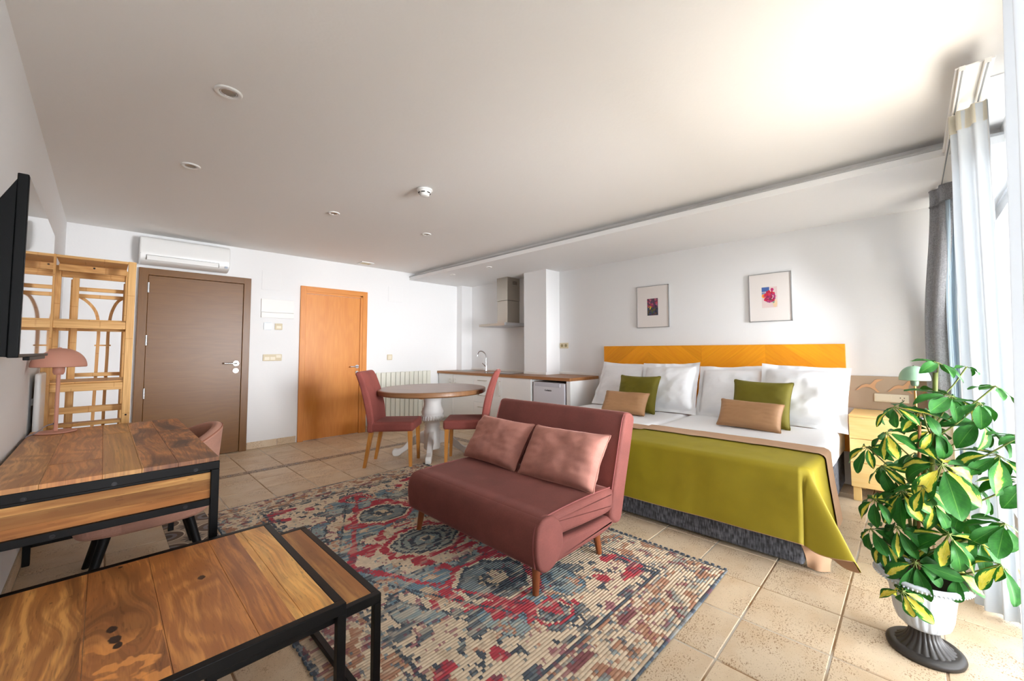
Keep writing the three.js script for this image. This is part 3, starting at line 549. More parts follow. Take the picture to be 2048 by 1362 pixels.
// ------------------------------------------------------------------ desk chair: blush velvet tub chair
{
  const t = thing('desk_chair', 'blush pink velvet tub chair with black legs tucked under the desk', 'chair', [0.50, 0, 2.83], 0);
  // faces -x (towards the wall); seat cushion
  const seat = ext(loop([[-0.28, 0.0], [-0.27, 0.20], [-0.18, 0.255], [0.06, 0.26], [0.22, 0.20], [0.275, 0.0], [0.22, -0.20], [0.06, -0.26], [-0.18, -0.255], [-0.27, -0.20]], 60), 0.145, 0.03, 4); seat.rotateX(-Math.PI / 2); seat.translate(0, 0.285, 0);
  part('seat', uvm(seat, 'x'), M.blush, t);
  const N = 44, Hn = 14;
  const back = (out) => grid(N, Hn, (u, v) => {
    const a = (u - 0.5) * 2 * 1.95, R = out ? 0.292 : 0.235, rad = R + 0.035 * v - (out ? 0 : 0.006 * Math.abs(Math.sin(a * 4.2)) * Math.min(1, 4 * v * (1 - v)));
    const top = 0.42 + 0.335 * Math.pow(Math.max(0, Math.cos(Math.abs(a) * 0.72)), 0.8);
    const y0 = 0.305, y = y0 + (top - y0) * v;
    return [Math.cos(a) * rad * 1.02, y, Math.sin(a) * rad * 0.98];
  });
  const rim = grid(N, 8, (u, v) => {
    const a = (u - 0.5) * 2 * 1.95, top = 0.42 + 0.335 * Math.pow(Math.max(0, Math.cos(Math.abs(a) * 0.72)), 0.8), b = v * Math.PI, rc = (0.327 + 0.27) / 2, rw = (0.327 - 0.27) / 2;
    const rad = rc + rw * Math.cos(b); return [Math.cos(a) * rad * 1.02, top + 0.026 * Math.sin(b), Math.sin(a) * rad * 0.98];
  });
  part('backrest', [back(true), back(false), rim], M.blush, t);
  const piping = []; for (let k = 0; k <= 40; k++) { const a = (k / 40 - 0.5) * 2 * 1.95, top = 0.42 + 0.335 * Math.pow(Math.max(0, Math.cos(Math.abs(a) * 0.72)), 0.8); piping.push(V(Math.cos(a) * 0.325 * 1.02, top + 0.012, Math.sin(a) * 0.325 * 0.98)); }
  part('piping', tube(piping, 0.0035, 80, 6), std({ color: 0xb4745c, roughness: 0.8 }), t);
  for (const [sx, sz] of [[-1, 1], [-1, -1], [1, 1], [1, -1]]) part('leg', between(V(sx * 0.16, 0.30, sz * 0.16), V(sx * 0.235, 0, sz * 0.225), 0.024, 0.016, 16), M.black, t);
}

// ------------------------------------------------------------------ cushions and pillows
function pillowGeo(w, h, th, o = {}) {
  const { flange = 0, pinch = 0.07, seed = 1, wr = 0.01, p = 2.2, q = 0.55, n = 36 } = o;
  const side = s => grid(n, n, (u, v) => {
    const a = u * 2 - 1, b = v * 2 - 1, fa = Math.max(0, 1 - Math.pow(Math.abs(a) / (1 - flange / w * 2), 2 * p)), fb = Math.max(0, 1 - Math.pow(Math.abs(b) / (1 - flange / h * 2), 2 * p));
    const body = Math.pow(fa, q) * Math.pow(fb, q);
    const x = a * w / 2 * (1 - pinch * (1 - b * b) * Math.abs(a)), y = b * h / 2 * (1 - pinch * (1 - a * a) * Math.abs(b));
    const crease = wr * ((fbm(a * 2.3 + seed * 7, b * 2.3 + seed, 4) - 0.5) * 2 * Math.pow(body, 0.5) + 0.8 * (Math.abs(a) > 0.55 ? Math.sin(b * 22 + seed) * 0.18 * body : 0));
    const fl = flange ? 0.012 * (fbm(a * 3 + seed, b * 3, 2) - 0.5) * (1 - Math.min(1, body * 4)) * 3 : 0;
    return [s > 0 ? x : x, y, s * (th / 2 * body + 0.0025) + crease + fl];
  }, (u, v) => [u * w * 2, v * h * 2]);
  const f = side(1), b = side(-1), ix = b.index.array; for (let k = 0; k < ix.length; k += 3) { const t = ix[k]; ix[k] = ix[k + 1]; ix[k + 1] = t; } b.computeVertexNormals();
  return merge([f, b]);
}
function pillow(name, label, group, cat, w, h, th, mat, pos, lean, roll, o = {}, turn = 0) {   // faces -x, leaning back towards +x
  const t = thing(name, label, cat, pos, -Math.PI / 2 + turn, group); t.rotation.order = 'YXZ'; t.rotation.x = -lean; t.rotation.z = roll;
  part('cover', pillowGeo(w, h, th, o), mat, t);
  if (o.piping) { const pts = []; const P = (a, b) => V(a * w / 2 * (1 - (o.pinch ?? 0.07) * (1 - b * b) * Math.abs(a)), b * h / 2 * (1 - (o.pinch ?? 0.07) * (1 - a * a) * Math.abs(b)), 0);
    for (let k = 0; k < 10; k++) pts.push(P(-1 + k / 5, -1)); for (let k = 0; k < 10; k++) pts.push(P(1, -1 + k / 5)); for (let k = 0; k < 10; k++) pts.push(P(1 - k / 5, 1)); for (let k = 0; k < 10; k++) pts.push(P(-1, 1 - k / 5));
    part('seam', tube(pts, 0.0035, 120, 6, true), mat, t); }
  return t;
}

// ------------------------------------------------------------------ sofa
{
  const t = thing('sofa_bed', 'mauve velvet two seat folding sofa standing on the rug', 'sofa', [0, 0, 0]);
  const z0 = 3.53, z1 = 4.725, L = z1 - z0;
  const place = (g) => { g.translate(0, 0, z0); return uvm(g, 'z'); };
  // folded mattress: upper cushion, front roll and lower cushion read as one wrapped body with a slot at the side
  const upper = loop([[1.80, 0.392], [1.90, 0.400], [2.20, 0.403], [2.40, 0.398], [2.445, 0.378], [2.448, 0.330], [2.44, 0.272], [2.40, 0.256], [2.20, 0.258], [1.95, 0.272], [1.80, 0.278], [1.785, 0.33]], 90);
  part('seat_cushion', place(ext(upper, L, 0.034, 6)), M.mauve, t);
  const lower = loop([[1.80, 0.255], [1.95, 0.248], [2.20, 0.232], [2.42, 0.224], [2.468, 0.205], [2.462, 0.172], [2.40, 0.150], [2.20, 0.140], [1.95, 0.136], [1.81, 0.145], [1.79, 0.19]], 90);
  part('base_cushion', place(ext(lower, L - 0.01, 0.030, 6)), M.mauve, t);
  const roll = loop([[1.80, 0.394], [1.88, 0.392], [1.935, 0.34], [1.955, 0.262], [1.935, 0.20], [1.88, 0.146], [1.81, 0.138], [1.770, 0.168], [1.750, 0.23], [1.750, 0.32], [1.766, 0.368]], 80);
  part('front_roll', place(ext(roll, L + 0.006, 0.016, 5)), M.mauve, t);
  const back = loop([[2.415, 0.22], [2.43, 0.30], [2.50, 0.52], [2.585, 0.775], [2.605, 0.812], [2.635, 0.822], [2.69, 0.806], [2.712, 0.775], [2.695, 0.70], [2.60, 0.40], [2.53, 0.185], [2.505, 0.168], [2.46, 0.175]], 100);
  part('backrest', place(ext(back, L, 0.022, 4)), M.mauve, t);
  const pipe = std({ color: 0x8e4f4c, roughness: 0.8 });
  for (const z of [z0 + 0.02, z1 - 0.02]) {
    part('piping', tube([V(1.760, 0.17, z), V(1.749, 0.24, z), V(1.75, 0.32, z), V(1.768, 0.366, z), V(1.81, 0.389, z), V(1.9, 0.399, z), V(2.2, 0.403, z), V(2.43, 0.394, z)].map(p => p), 0.0035, 60, 6), pipe, t);
    part('piping', tube([V(2.43, 0.31, z), V(2.50, 0.52, z), V(2.585, 0.778, z), V(2.61, 0.815, z)], 0.0035, 40, 6), pipe, t);
  }
  for (const [x, z, sx] of [[1.83, z1 - 0.075, -1], [1.83, z0 + 0.06, -1], [2.355, z1 - 0.075, 1], [2.355, z0 + 0.06, 1]]) part('leg', between(V(x, 0.15, z), V(x + sx * 0.018, 0.011, z + (z > 4 ? 0.012 : -0.012)), 0.0235, 0.0165, 20), M.sofaLeg, t);
  const grp = 'rose cushions on the sofa';
  pillow('sofa_cushion', 'rose velvet cushion at the near end of the sofa', grp, 'cushion', 0.61, 0.36, 0.15, M.rosePillow, [2.342, 0.548, 4.405], 0.60, 0.02, { seed: 3, wr: 0.016, pinch: 0.05, piping: 1 });
  pillow('sofa_cushion', 'rose velvet cushion at the far end of the sofa', grp, 'cushion', 0.57, 0.35, 0.15, M.rosePillow, [2.342, 0.551, 3.79], 0.60, -0.02, { seed: 8, wr: 0.016, pinch: 0.05, piping: 1 });
}

// ------------------------------------------------------------------ round table and two dining chairs
{
  const t = thing('dining_table', 'round wooden dining table on a white turned pedestal', 'table', [3.0, 0, 1.90], 0.35);
  const R = 0.63, Y = 0.785;
  const halfTop = (a0) => { const g = new THREE.LatheGeometry([[0, Y], [R - 0.03, Y], [R - 0.012, Y - 0.003], [R - 0.004, Y - 0.010], [R - 0.002, Y - 0.018], [R - 0.007, Y - 0.022], [R - 0.002, Y - 0.028], [R - 0.007, Y - 0.034], [R - 0.002, Y - 0.041], [R - 0.006, Y - 0.052], [R - 0.02, Y - 0.06], [0, Y - 0.06]].reverse().map(p => new THREE.Vector2(...p)), 48, a0, Math.PI); return uvm(g, 'z', a0, 0.2); };
  part('table_top', halfTop(0.002), M.oakTop, t); part('table_top', halfTop(Math.PI + 0.002), M.oakTop, t);
  for (const a of [0, Math.PI]) part('edge_clip', box(-0.008, 0.008, Y - 0.058, Y - 0.012, R - 0.004, R + 0.004, 0.002).rotateY(a), M.oak, t);
  part('slide_rail', uvm(box(-0.40, 0.40, Y - 0.088, Y - 0.062, -0.16, -0.12, 0.002), 'x'), M.beech, t); part('slide_rail', uvm(box(-0.40, 0.40, Y - 0.088, Y - 0.062, 0.12, 0.16, 0.002), 'x'), M.beech, t);
  part('under_block', uvm(box(-0.20, 0.20, Y - 0.10, Y - 0.062, -0.12, 0.12, 0.004), 'x'), M.beech, t);
  part('pedestal', lathe([[0, 0.07], [0.085, 0.07], [0.095, 0.08], [0.095, 0.29], [0.085, 0.30], [0.092, 0.315], [0.082, 0.33], [0.092, 0.35], [0.082, 0.365], [0.088, 0.385], [0.118, 0.40], [0.130, 0.43], [0.128, 0.455], [0.118, 0.47], [0.124, 0.485], [0.128, 0.505], [0.118, 0.53], [0.105, 0.56], [0.098, 0.60], [0.104, 0.64], [0.112, 0.66], [0.104, 0.668], [0.112, 0.69], [0, 0.69]], 48), M.white, t);
  const fl = []; for (let k = 0; k < 26; k++) { const a = k / 26 * 6.2832; fl.push(new THREE.CapsuleGeometry(0.011, 0.035, 3, 8).translate(Math.cos(a) * 0.124, 0.435, Math.sin(a) * 0.124)); }
  part('gadroon_ring', fl, M.white, t);
  const foot = loop([[0.07, 0.29], [0.12, 0.275], [0.20, 0.235], [0.28, 0.165], [0.34, 0.105], [0.39, 0.085], [0.435, 0.085], [0.452, 0.055], [0.44, 0.012], [0.40, 0.004], [0.37, 0.012], [0.34, 0.035], [0.28, 0.075], [0.20, 0.13], [0.12, 0.145], [0.07, 0.13]], 80);
  for (let k = 0; k < 4; k++) { const g = ext(foot, 0.062, 0.01, 2); g.translate(0, -0.004, -0.031); g.rotateY(k * Math.PI / 2 + 0.55); part('foot', g, M.white, t); }
}
function diningChair(label, x, z, dx, dz) {
  const t = thing('dining_chair', label, 'chair', [x, 0, z], Math.atan2(dx, dz), 'dining chairs at the round table');
  const w = 0.43;
  const seat = box(-w / 2, w / 2, 0.375, 0.475, -0.20, 0.245, 0.028); part('seat', uvm(seat, 'z'), M.chairRed, t);
  const prof = loop([[-0.175, 0.37], [-0.165, 0.47], [-0.185, 0.62], [-0.235, 0.82], [-0.285, 0.955], [-0.315, 1.0], [-0.345, 1.005], [-0.365, 0.985], [-0.355, 0.955], [-0.315, 0.84], [-0.262, 0.62], [-0.235, 0.46], [-0.232, 0.375], [-0.20, 0.365]], 80);
  const g = ext(prof, w, 0.02, 3); g.rotateY(-Math.PI / 2); g.translate(w / 2, 0, 0);
  part('backrest', uvm(g, 'y'), M.chairRed, t);
  for (const s of [-1, 1]) part('piping', tube([V(s * (w / 2 - 0.012), 0.47, -0.17), V(s * (w / 2 - 0.012), 0.62, -0.187), V(s * (w / 2 - 0.012), 0.82, -0.237), V(s * (w / 2 - 0.012), 0.955, -0.287)], 0.004, 30, 6), M.chairRed, t);
  const leg = (x0, z0, x1, z1) => { const g = new THREE.CylinderGeometry(0.030, 0.020, 0.38, 4, 1); g.rotateY(Math.PI / 4); const p = g.attributes.position; for (let i = 0; i < p.count; i++) { const k = p.getY(i) > 0 ? 0 : 1; p.setX(i, p.getX(i) + (k ? x1 : x0)); p.setZ(i, p.getZ(i) + (k ? z1 : z0)); } g.translate(0, 0.19, 0); const h = norm(g); h.computeVertexNormals(); return uvm(h, 'y', rr(0, 1)); };
  for (const s of [-1, 1]) { part('leg', leg(s * 0.18, 0.205, s * 0.18, 0.215), M.beech, t); part('leg', leg(s * 0.18, -0.195, s * 0.175, -0.265), M.beech, t); }
  return t;
}
diningChair('red velvet dining chair on the side of the table towards the orange door', 2.525, 1.905, 0.72, 0.69);
diningChair('red velvet dining chair between the round table and the sofa', 3.135, 2.405, -0.72, -0.69);

// ------------------------------------------------------------------ kitchen
{
  const xf = 4.336, xb = W - 0.002, y0 = 0.09, y1 = 0.828;
  const cab = (label, z0, z1, build) => { const t = thing('base_cabinet', label, 'cabinet'); part('carcass', box(xf + 0.018, xb, y0, y1, z0 + 0.001, z1 - 0.001), M.white, t); part('plinth', box(xf + 0.06, xf + 0.075, 0.001, y0, z0 + 0.001, z1 - 0.001), M.white, t); build(t); return t; };
  const door = (t, z0, z1, ya, yb) => part('door', box(xf, xf + 0.018, ya + 0.0015, yb - 0.0015, z0 + 0.002, z1 - 0.002, 0.002), M.whiteGloss, t);
  const hV = (d, z, ya, yb) => part('handle', [between(V(xf - 0.028, ya, z), V(xf - 0.028, yb, z), 0.005), between(V(xf, ya + 0.008, z), V(xf - 0.028, ya + 0.008, z), 0.004), between(V(xf, yb - 0.008, z), V(xf - 0.028, yb - 0.008, z), 0.004)], M.steel, d);
  const hH = (d, y, za, zb) => part('handle', [between(V(xf - 0.028, y, za), V(xf - 0.028, y, zb), 0.005), between(V(xf, y, za + 0.008), V(xf - 0.028, y, za + 0.008), 0.004), between(V(xf, y, zb - 0.008), V(xf - 0.028, y, zb - 0.008), 0.004)], M.steel, d);
  cab('white double door sink cabinet next to the radiator', 0.03, 1.0, t => { hV(door(t, 0.03, 0.45, y0, y1), 0.39, 0.68, 0.75); hV(door(t, 0.45, 1.0, y0, y1), 0.515, 0.68, 0.75); });
  cab('white drawer cabinet with horizontal bar handles behind the dining table', 1.0, 1.42, t => { for (const [a, b] of [[0.60, y1], [0.42, 0.60], [y0, 0.42]]) hH(door(t, 1.0, 1.42, a, b), b - 0.07, 1.13, 1.33); });
  cab('narrow white cabinet with tall vertical bar handle', 1.42, 1.66, t => hV(door(t, 1.42, 1.66, y0, y1), 1.625, 0.54, 0.77));
  cab('wide plain white cabinet front beside the fridge', 1.66, 2.25, t => door(t, 1.66, 2.25, y0, y1));
  const e = thing('end_panel', 'white side panel closing the kitchen counter by the bed', 'panel'); part('panel', box(xf, xb, 0.001, y1, 2.868, 2.93, 0.002), M.whiteGloss, e);
  const wt = thing('worktop', 'brown wood worktop running along the kitchen counter', 'worktop');
  part('slab', uvm(box(4.318, W, y1, 0.868, 0.002, 2.935, 0.003), 'z', 0.2, 0.1), M.worktop, wt);
  const f = thing('fridge', 'small white under counter fridge beside the bed', 'fridge');
  part('cabinet', box(xf + 0.05, xb - 0.05, 0.02, 0.795, 2.29, 2.84, 0.008), M.whiteGloss, f);
  const fd = part('door', box(xf, xf + 0.046, 0.03, 0.795, 2.29, 2.84, 0.014), std({ color: 0xd9d9df, roughness: 0.4 }), f);
  part('grip', box(xf - 0.006, xf + 0.01, 0.742, 0.785, 2.325, 2.765, 0.005), std({ color: 0xc2c3cc, roughness: 0.35 }), fd);
  for (const z of [2.33, 2.80]) for (const x of [4.42, 4.86]) part('foot', cyl(0.015, 0.015, 0.02, x, 0.0005, z, 10), M.black, f);
  const { FontLoader } = await import('three/addons/loaders/FontLoader.js'); const { TextGeometry } = await import('three/addons/geometries/TextGeometry.js');
  const font = await new FontLoader().loadAsync('fonts/droid/droid_sans_bold.typeface.json');
  const tx = new TextGeometry('Corbero', { font, size: 0.022, depth: 0.0008, curveSegments: 4 }); tx.computeBoundingBox(); tx.rotateY(-Math.PI / 2); tx.translate(xf - 0.0008, 0.682, 2.50);
  part('lettering', norm(tx), M.black, fd);
  const s = thing('sink', 'small stainless steel sink set in the worktop', 'sink');
  part('rim', box(4.47, 4.83, 0.868, 0.872, 0.18, 0.62, 0.003), M.steel, s); part('basin', box(4.50, 4.80, 0.8722, 0.8728, 0.21, 0.59), std({ color: 0x77756f, roughness: 0.3, metalness: 1 }), s);
  const fa = thing('faucet', 'chrome gooseneck kitchen tap at the sink', 'tap', [4.83, 0.868, 0.72]);
  part('body', [cyl(0.024, 0.022, 0.05, 0, 0, 0), cyl(0.02, 0.018, 0.06, 0, 0.05, 0)], M.chrome, fa);
  part('spout', tube([V(0, 0.10, 0), V(0, 0.22, 0), V(-0.005, 0.29, -0.02), V(-0.03, 0.335, -0.06), V(-0.06, 0.335, -0.11), V(-0.075, 0.29, -0.135), V(-0.08, 0.25, -0.14)], 0.011, 50, 10), M.chrome, fa);
  part('lever', between(V(0, 0.07, 0), V(-0.07, 0.14, -0.02), 0.011, 0.008), M.chrome, fa);
  const h = thing('hob', 'black glass hob set in the worktop', 'hob'); part('glass_plate', box(4.42, 4.86, 0.868, 0.873, 1.16, 1.74, 0.002), M.hob, h);
  const ho = thing('cooker_hood', 'stainless steel chimney cooker hood above the counter', 'hood');
  part('chimney', box(4.69, W - 0.003, 1.64, 2.02, 1.165, 1.405, 0.003), M.steel, ho); part('chimney', box(4.684, W - 0.003, 2.023, S - 0.001, 1.159, 1.411, 0.003), M.steel, ho);
  for (let k = 0; k < 4; k++) part('vent_slot', box(4.80, 4.90, 2.29 + k * 0.014, 2.296 + k * 0.014, 1.4105, 1.4120), M.dark, ho);
  const g = ext(shapeOf([[4.455, 1.602], [4.455, 1.640], [4.60, 1.652], [W - 0.003, 1.652], [W - 0.003, 1.602]]), 0.60, 0.002); g.translate(0, 0, 0.985);
  part('canopy', g, M.steel, ho); part('filter', box(4.48, W - 0.03, 1.598, 1.602, 1.01, 1.56), M.alu, ho);
  part('side_cap', box(4.457, W - 0.005, 1.604, 1.650, 1.5845, 1.5875), M.steelBright, ho);
}

// ------------------------------------------------------------------ back wall: radiator, air conditioner, switches, boxes
{
  const r = thing('radiator', 'white sectional radiator on the back wall behind the dining table', 'radiator');
  for (let k = 0; k < 13; k++) { const x = 3.085 + k * 0.0805; part('section', [box(x + 0.003, x + 0.0775, 0.125, 0.885, 0.075, 0.105, 0.01), box(x + 0.03, x + 0.05, 0.16, 0.86, 0.03, 0.075)], M.whiteGreen, r); }
  for (const y of [0.18, 0.83]) part('header_pipe', between(V(3.09, y, 0.06), V(4.13, y, 0.06), 0.018), M.whiteGreen, r);
  for (const x of [3.3, 3.95]) part('wall_bracket', box(x, x + 0.02, 0.80, 0.84, 0.003, 0.05), M.white, r);

  const a = thing('air_conditioner', 'white wall mounted air conditioner above the brown door', 'air conditioner');
  const prof = loop([[0, 2.195], [0, 2.455], [0.10, 2.462], [0.165, 2.455], [0.188, 2.43], [0.200, 2.33], [0.198, 2.255], [0.180, 2.205], [0.10, 2.172], [0.03, 2.172]], 70);
  const g = ext(prof, 0.775, 0.012, 3); g.rotateY(-Math.PI / 2); g.translate(1.295, 0, 0.002); g.computeBoundingBox();
  part('casing', norm(g), M.whiteGloss, a);
  const flap = box(0.575, 1.185, 2.204, 2.254, 0.190, 0.205, 0.004); part('louvre', flap, M.whiteGloss, a);
  part('panel_joint', [box(0.525, 1.29, 2.268, 2.271, 0.195, 0.2012), box(0.57, 1.19, 2.2545, 2.2575, 0.190, 0.2042), box(0.57, 0.5735, 2.204, 2.2575, 0.190, 0.2042), box(1.1865, 1.19, 2.204, 2.2575, 0.190, 0.2042)], std({ color: 0x7d7a76, roughness: 0.7 }), a);
  part('display', box(1.245, 1.272, 2.205, 2.228, 0.188, 0.2015, 0.002), std({ color: 0xaab4c4, roughness: 0.3 }), a);

  const plate = (name, label, cat, x0, x1, y0, y1, d, m, keys = []) => { const t = thing(name, label, cat); part('plate', box(x0, x1, y0, y1, 0, d, Math.min(0.006, d * 0.45)), m, t); for (const [a0, a1, b0, b1] of keys) part('rocker', box(x0 + a0 * (x1 - x0), x0 + a1 * (x1 - x0), y0 + b0 * (y1 - y0), y0 + b1 * (y1 - y0), d - 0.002, d + 0.004, 0.002), M.creamLight, t); return t; };
  plate('light_switch', 'three gang cream light switch between the doors', 'switch', 1.70, 1.915, 1.098, 1.184, 0.012, M.cream, [[0.08, 0.34, 0.15, 0.62], [0.38, 0.64, 0.15, 0.62], [0.68, 0.94, 0.45, 0.88]]);
  plate('light_switch', 'single cream light switch beside the thermostat', 'switch', 1.825, 1.912, 1.506, 1.588, 0.012, M.cream, [[0.18, 0.82, 0.2, 0.62]]);
  plate('light_switch', 'single cream light switch to the right of the orange door', 'switch', 3.387, 3.473, 1.076, 1.163, 0.012, M.cream, [[0.15, 0.85, 0.15, 0.85]]);
  plate('thermostat', 'square pale blue white thermostat below the fuse box', 'thermostat', 1.70, 1.790, 1.503, 1.595, 0.018, std({ color: 0xe8f2fb, roughness: 0.3 }));
  plate('wall_hatch', 'flush white wall hatch above the fuse box', 'hatch', 1.667, 1.883, 2.022, 2.270, 0.005, M.wall);
  plate('wall_hatch', 'flush white wall hatch to the right of the orange door', 'hatch', 3.395, 3.642, 2.013, 2.257, 0.005, M.wall);
  const fb = thing('fuse_box', 'white fuse box cover between the doors', 'fuse box'); part('cover', box(1.664, 2.042, 1.73, 1.902, 0, 0.02, 0.004), M.white, fb); part('lid', box(1.666, 2.044, 1.658, 1.727, 0, 0.024, 0.004), M.white, fb);
}

// ------------------------------------------------------------------ ceiling fittings
{
  const dl = (label, x, y, z, r, group) => {
    const t = thing('downlight', label, 'downlight', [x, y, z], 0, group);
    part('trim_ring', lathe([[r * 0.64, 0], [r * 0.66, -0.006], [r * 0.9, -0.010], [r, -0.004], [r, 0]], 40), M.white, t);
    part('lamp_face', lathe([[0, -0.001], [r * 0.5, -0.002], [r * 0.64, -0.001], [r * 0.64, 0], [0, 0]], 32), std({ color: 0xb4aa9a, roughness: 0.35, metalness: 0.3 }), t);
    part('lamp_clip', new THREE.TorusGeometry(r * 0.56, 0.0025, 8, 32).rotateX(Math.PI / 2).translate(0, -0.004, 0), M.chrome, t);
  };
  dl('recessed downlight in the ceiling nearest the camera on the left', 0.677, H, 3.64, 0.058);
  dl('recessed downlight in the ceiling above the desk end', 0.665, H, 2.468, 0.055);
  dl('recessed downlight in the ceiling in front of the orange door', 1.735, H, 2.171, 0.05);
  dl('recessed downlight in the main ceiling nearest the lowered panel', 2.715, H, 2.192, 0.05);
  dl('small downlight in the lowered panel in front of the cooker hood', 3.988, S, 1.773, 0.042);
  dl('small downlight in the lowered panel near the back wall', 3.964, S, 0.938, 0.042);
  const s = thing('smoke_detector', 'round white smoke detector on the ceiling', 'smoke detector', [2.015, H, 3.278]);
  part('base', lathe([[0, 0], [0.06, 0], [0.062, -0.012], [0.054, -0.018], [0, -0.018]].reverse(), 40), M.white, s);
  part('chamber', lathe([[0.053, -0.018], [0.05, -0.030], [0.040, -0.036], [0.037, -0.052], [0.028, -0.060], [0, -0.061]].reverse(), 40), M.white, s);
  for (let k = 0; k < 6; k++) part('smoke_slot', box(-0.014, 0.014, -0.038, -0.032, 0.042, 0.047).rotateY(k * Math.PI / 3 + 0.25), M.dark, s);
  const v = thing('ceiling_vent', 'small square white vent in the ceiling near the back wall', 'vent', [2.908, H, 0.243]);
  part('frame', [box(-0.09, 0.09, -0.012, 0, -0.09, -0.07), box(-0.09, 0.09, -0.012, 0, 0.07, 0.09), box(-0.09, -0.07, -0.012, 0, -0.07, 0.07), box(0.07, 0.09, -0.012, 0, -0.07, 0.07)], M.white, v);
  for (let k = 0; k < 6; k++) part('slat', box(-0.07, 0.07, -0.009, -0.002, -0.064 + k * 0.022, -0.054 + k * 0.022), M.cream, v);
}

// ------------------------------------------------------------------ beds
const BX0 = 2.985, BX1 = 4.925, BT = 0.545;
function bed(label, z0, z1) {
  const t = thing('single_bed', label, 'bed', [0, 0, 0], 0, 'beds pushed together');
  part('skirted_base', uvm(box(BX0 + 0.015, BX1, 0.022, 0.315, z0 + 0.01, z1 - 0.01, 0.02), 'y'), M.skirt, t);
  for (const x of [BX0 + 0.12, BX1 - 0.1]) for (const z of [z0 + 0.1, z1 - 0.1]) part('leg', cyl(0.022, 0.026, 0.03, x, 0.001, z, 14), M.black, t);
  part('mattress', box(BX0 + 0.012, BX1, 0.31, BT - 0.012, z0 + 0.008, z1 - 0.008, 0.035), M.mattress, t);
  const n = 40; // sheet with a little slack
  part('sheet', grid(60, n, (u, v) => {
    const x = mixn(BX0 + 0.004, BX1 - 0.02, u), hw = (z1 - z0) / 2, zc = (z0 + z1) / 2, s = (v - 0.5) * 2, drop = 0.20, tot = hw + drop, d = Math.abs(s) * tot;
    const nz = (fbm(x * 6, s * 9 + z0, 3) - 0.5);
    const R = 0.035; let z, y;
    if (d < hw - R) { z = d; y = BT + nz * 0.006; } else { const a = Math.min((d - hw + R) / R, Math.PI / 2); z = hw - R + R * Math.sin(a) + 0.0015; y = BT - R + R * Math.cos(a) + nz * 0.004; const more = d - hw + R - R * Math.PI / 2; if (more > 0) { y -= more; z += nz * 0.012; } }
    return [x, y, zc + Math.sign(s) * z];
  }), M.linen, t);
  return t;
}
bed('single bed on the kitchen side with grey skirted base', 3.075, 4.325);
bed('single bed on the window side with grey skirted base', 4.345, 5.60);
{ // headboard with chevron veneer
  const t = thing('headboard', 'wide orange wooden headboard with chevron veneer', 'headboard');
  part('backing', uvm(box(4.938, W - 0.001, 0.30, 1.272, 3.043, 5.629, 0.003), 'z'), M.head[1], t);
  const clip = (poly, a, b, c) => { const out = []; for (let i = 0; i < poly.length; i++) { const p = poly[i], q = poly[(i + 1) % poly.length], dp = a * p[0] + b * p[1] - c, dq = a * q[0] + b * q[1] - c; if (dp >= 0) out.push(p); if ((dp > 0 && dq < 0) || (dp < 0 && dq > 0)) { const k = dp / (dp - dq); out.push([p[0] + (q[0] - p[0]) * k, p[1] + (q[1] - p[1]) * k]); } } return out; };
  const th = 0.66, sn = Math.sin(th), cs = Math.cos(th), step = 0.155;
  for (const [a, c, b] of [[3.045, 3.69, 4.334], [4.338, 4.98, 5.627]]) for (const [l, r, sg] of [[a, c, 1], [c, b, -1]]) for (let k = -12; k < 14; k++) {
    let poly = [[l, 0.31], [r, 0.31], [r, 1.270], [l, 1.270]];
    const c0 = k * step, nx = -sg * sn, ny = cs, off = nx * c + ny * 1.19;
    poly = clip(poly, nx, ny, off + c0 + 0.0004); if (poly.length > 2) poly = clip(poly, -nx, -ny, -(off + c0 + step - 0.0004));
    if (poly.length < 3) continue;
    const zs = poly.map(p => p[0]), ys = poly.map(p => p[1]); if ((Math.max(...zs) - Math.min(...zs)) * (Math.max(...ys) - Math.min(...ys)) < 0.0004) continue;
    const g = new THREE.ExtrudeGeometry(shapeOf(poly), { depth: 0.0025, bevelEnabled: false }); const h = norm(g), p = h.attributes.position, uv = h.attributes.uv, o = rr(0, 2);
    for (let i = 0; i < p.count; i++) { const zz = p.getX(i), yy = p.getY(i); uv.setXY(i, (-sg * sn * zz + cs * yy) + o, (cs * zz + sg * sn * yy)); }
    h.rotateY(-Math.PI / 2); h.translate(4.938, 0, 0);
    part('veneer_strip', h, M.head[Math.floor(rnd() * 4)], t);
  }
}
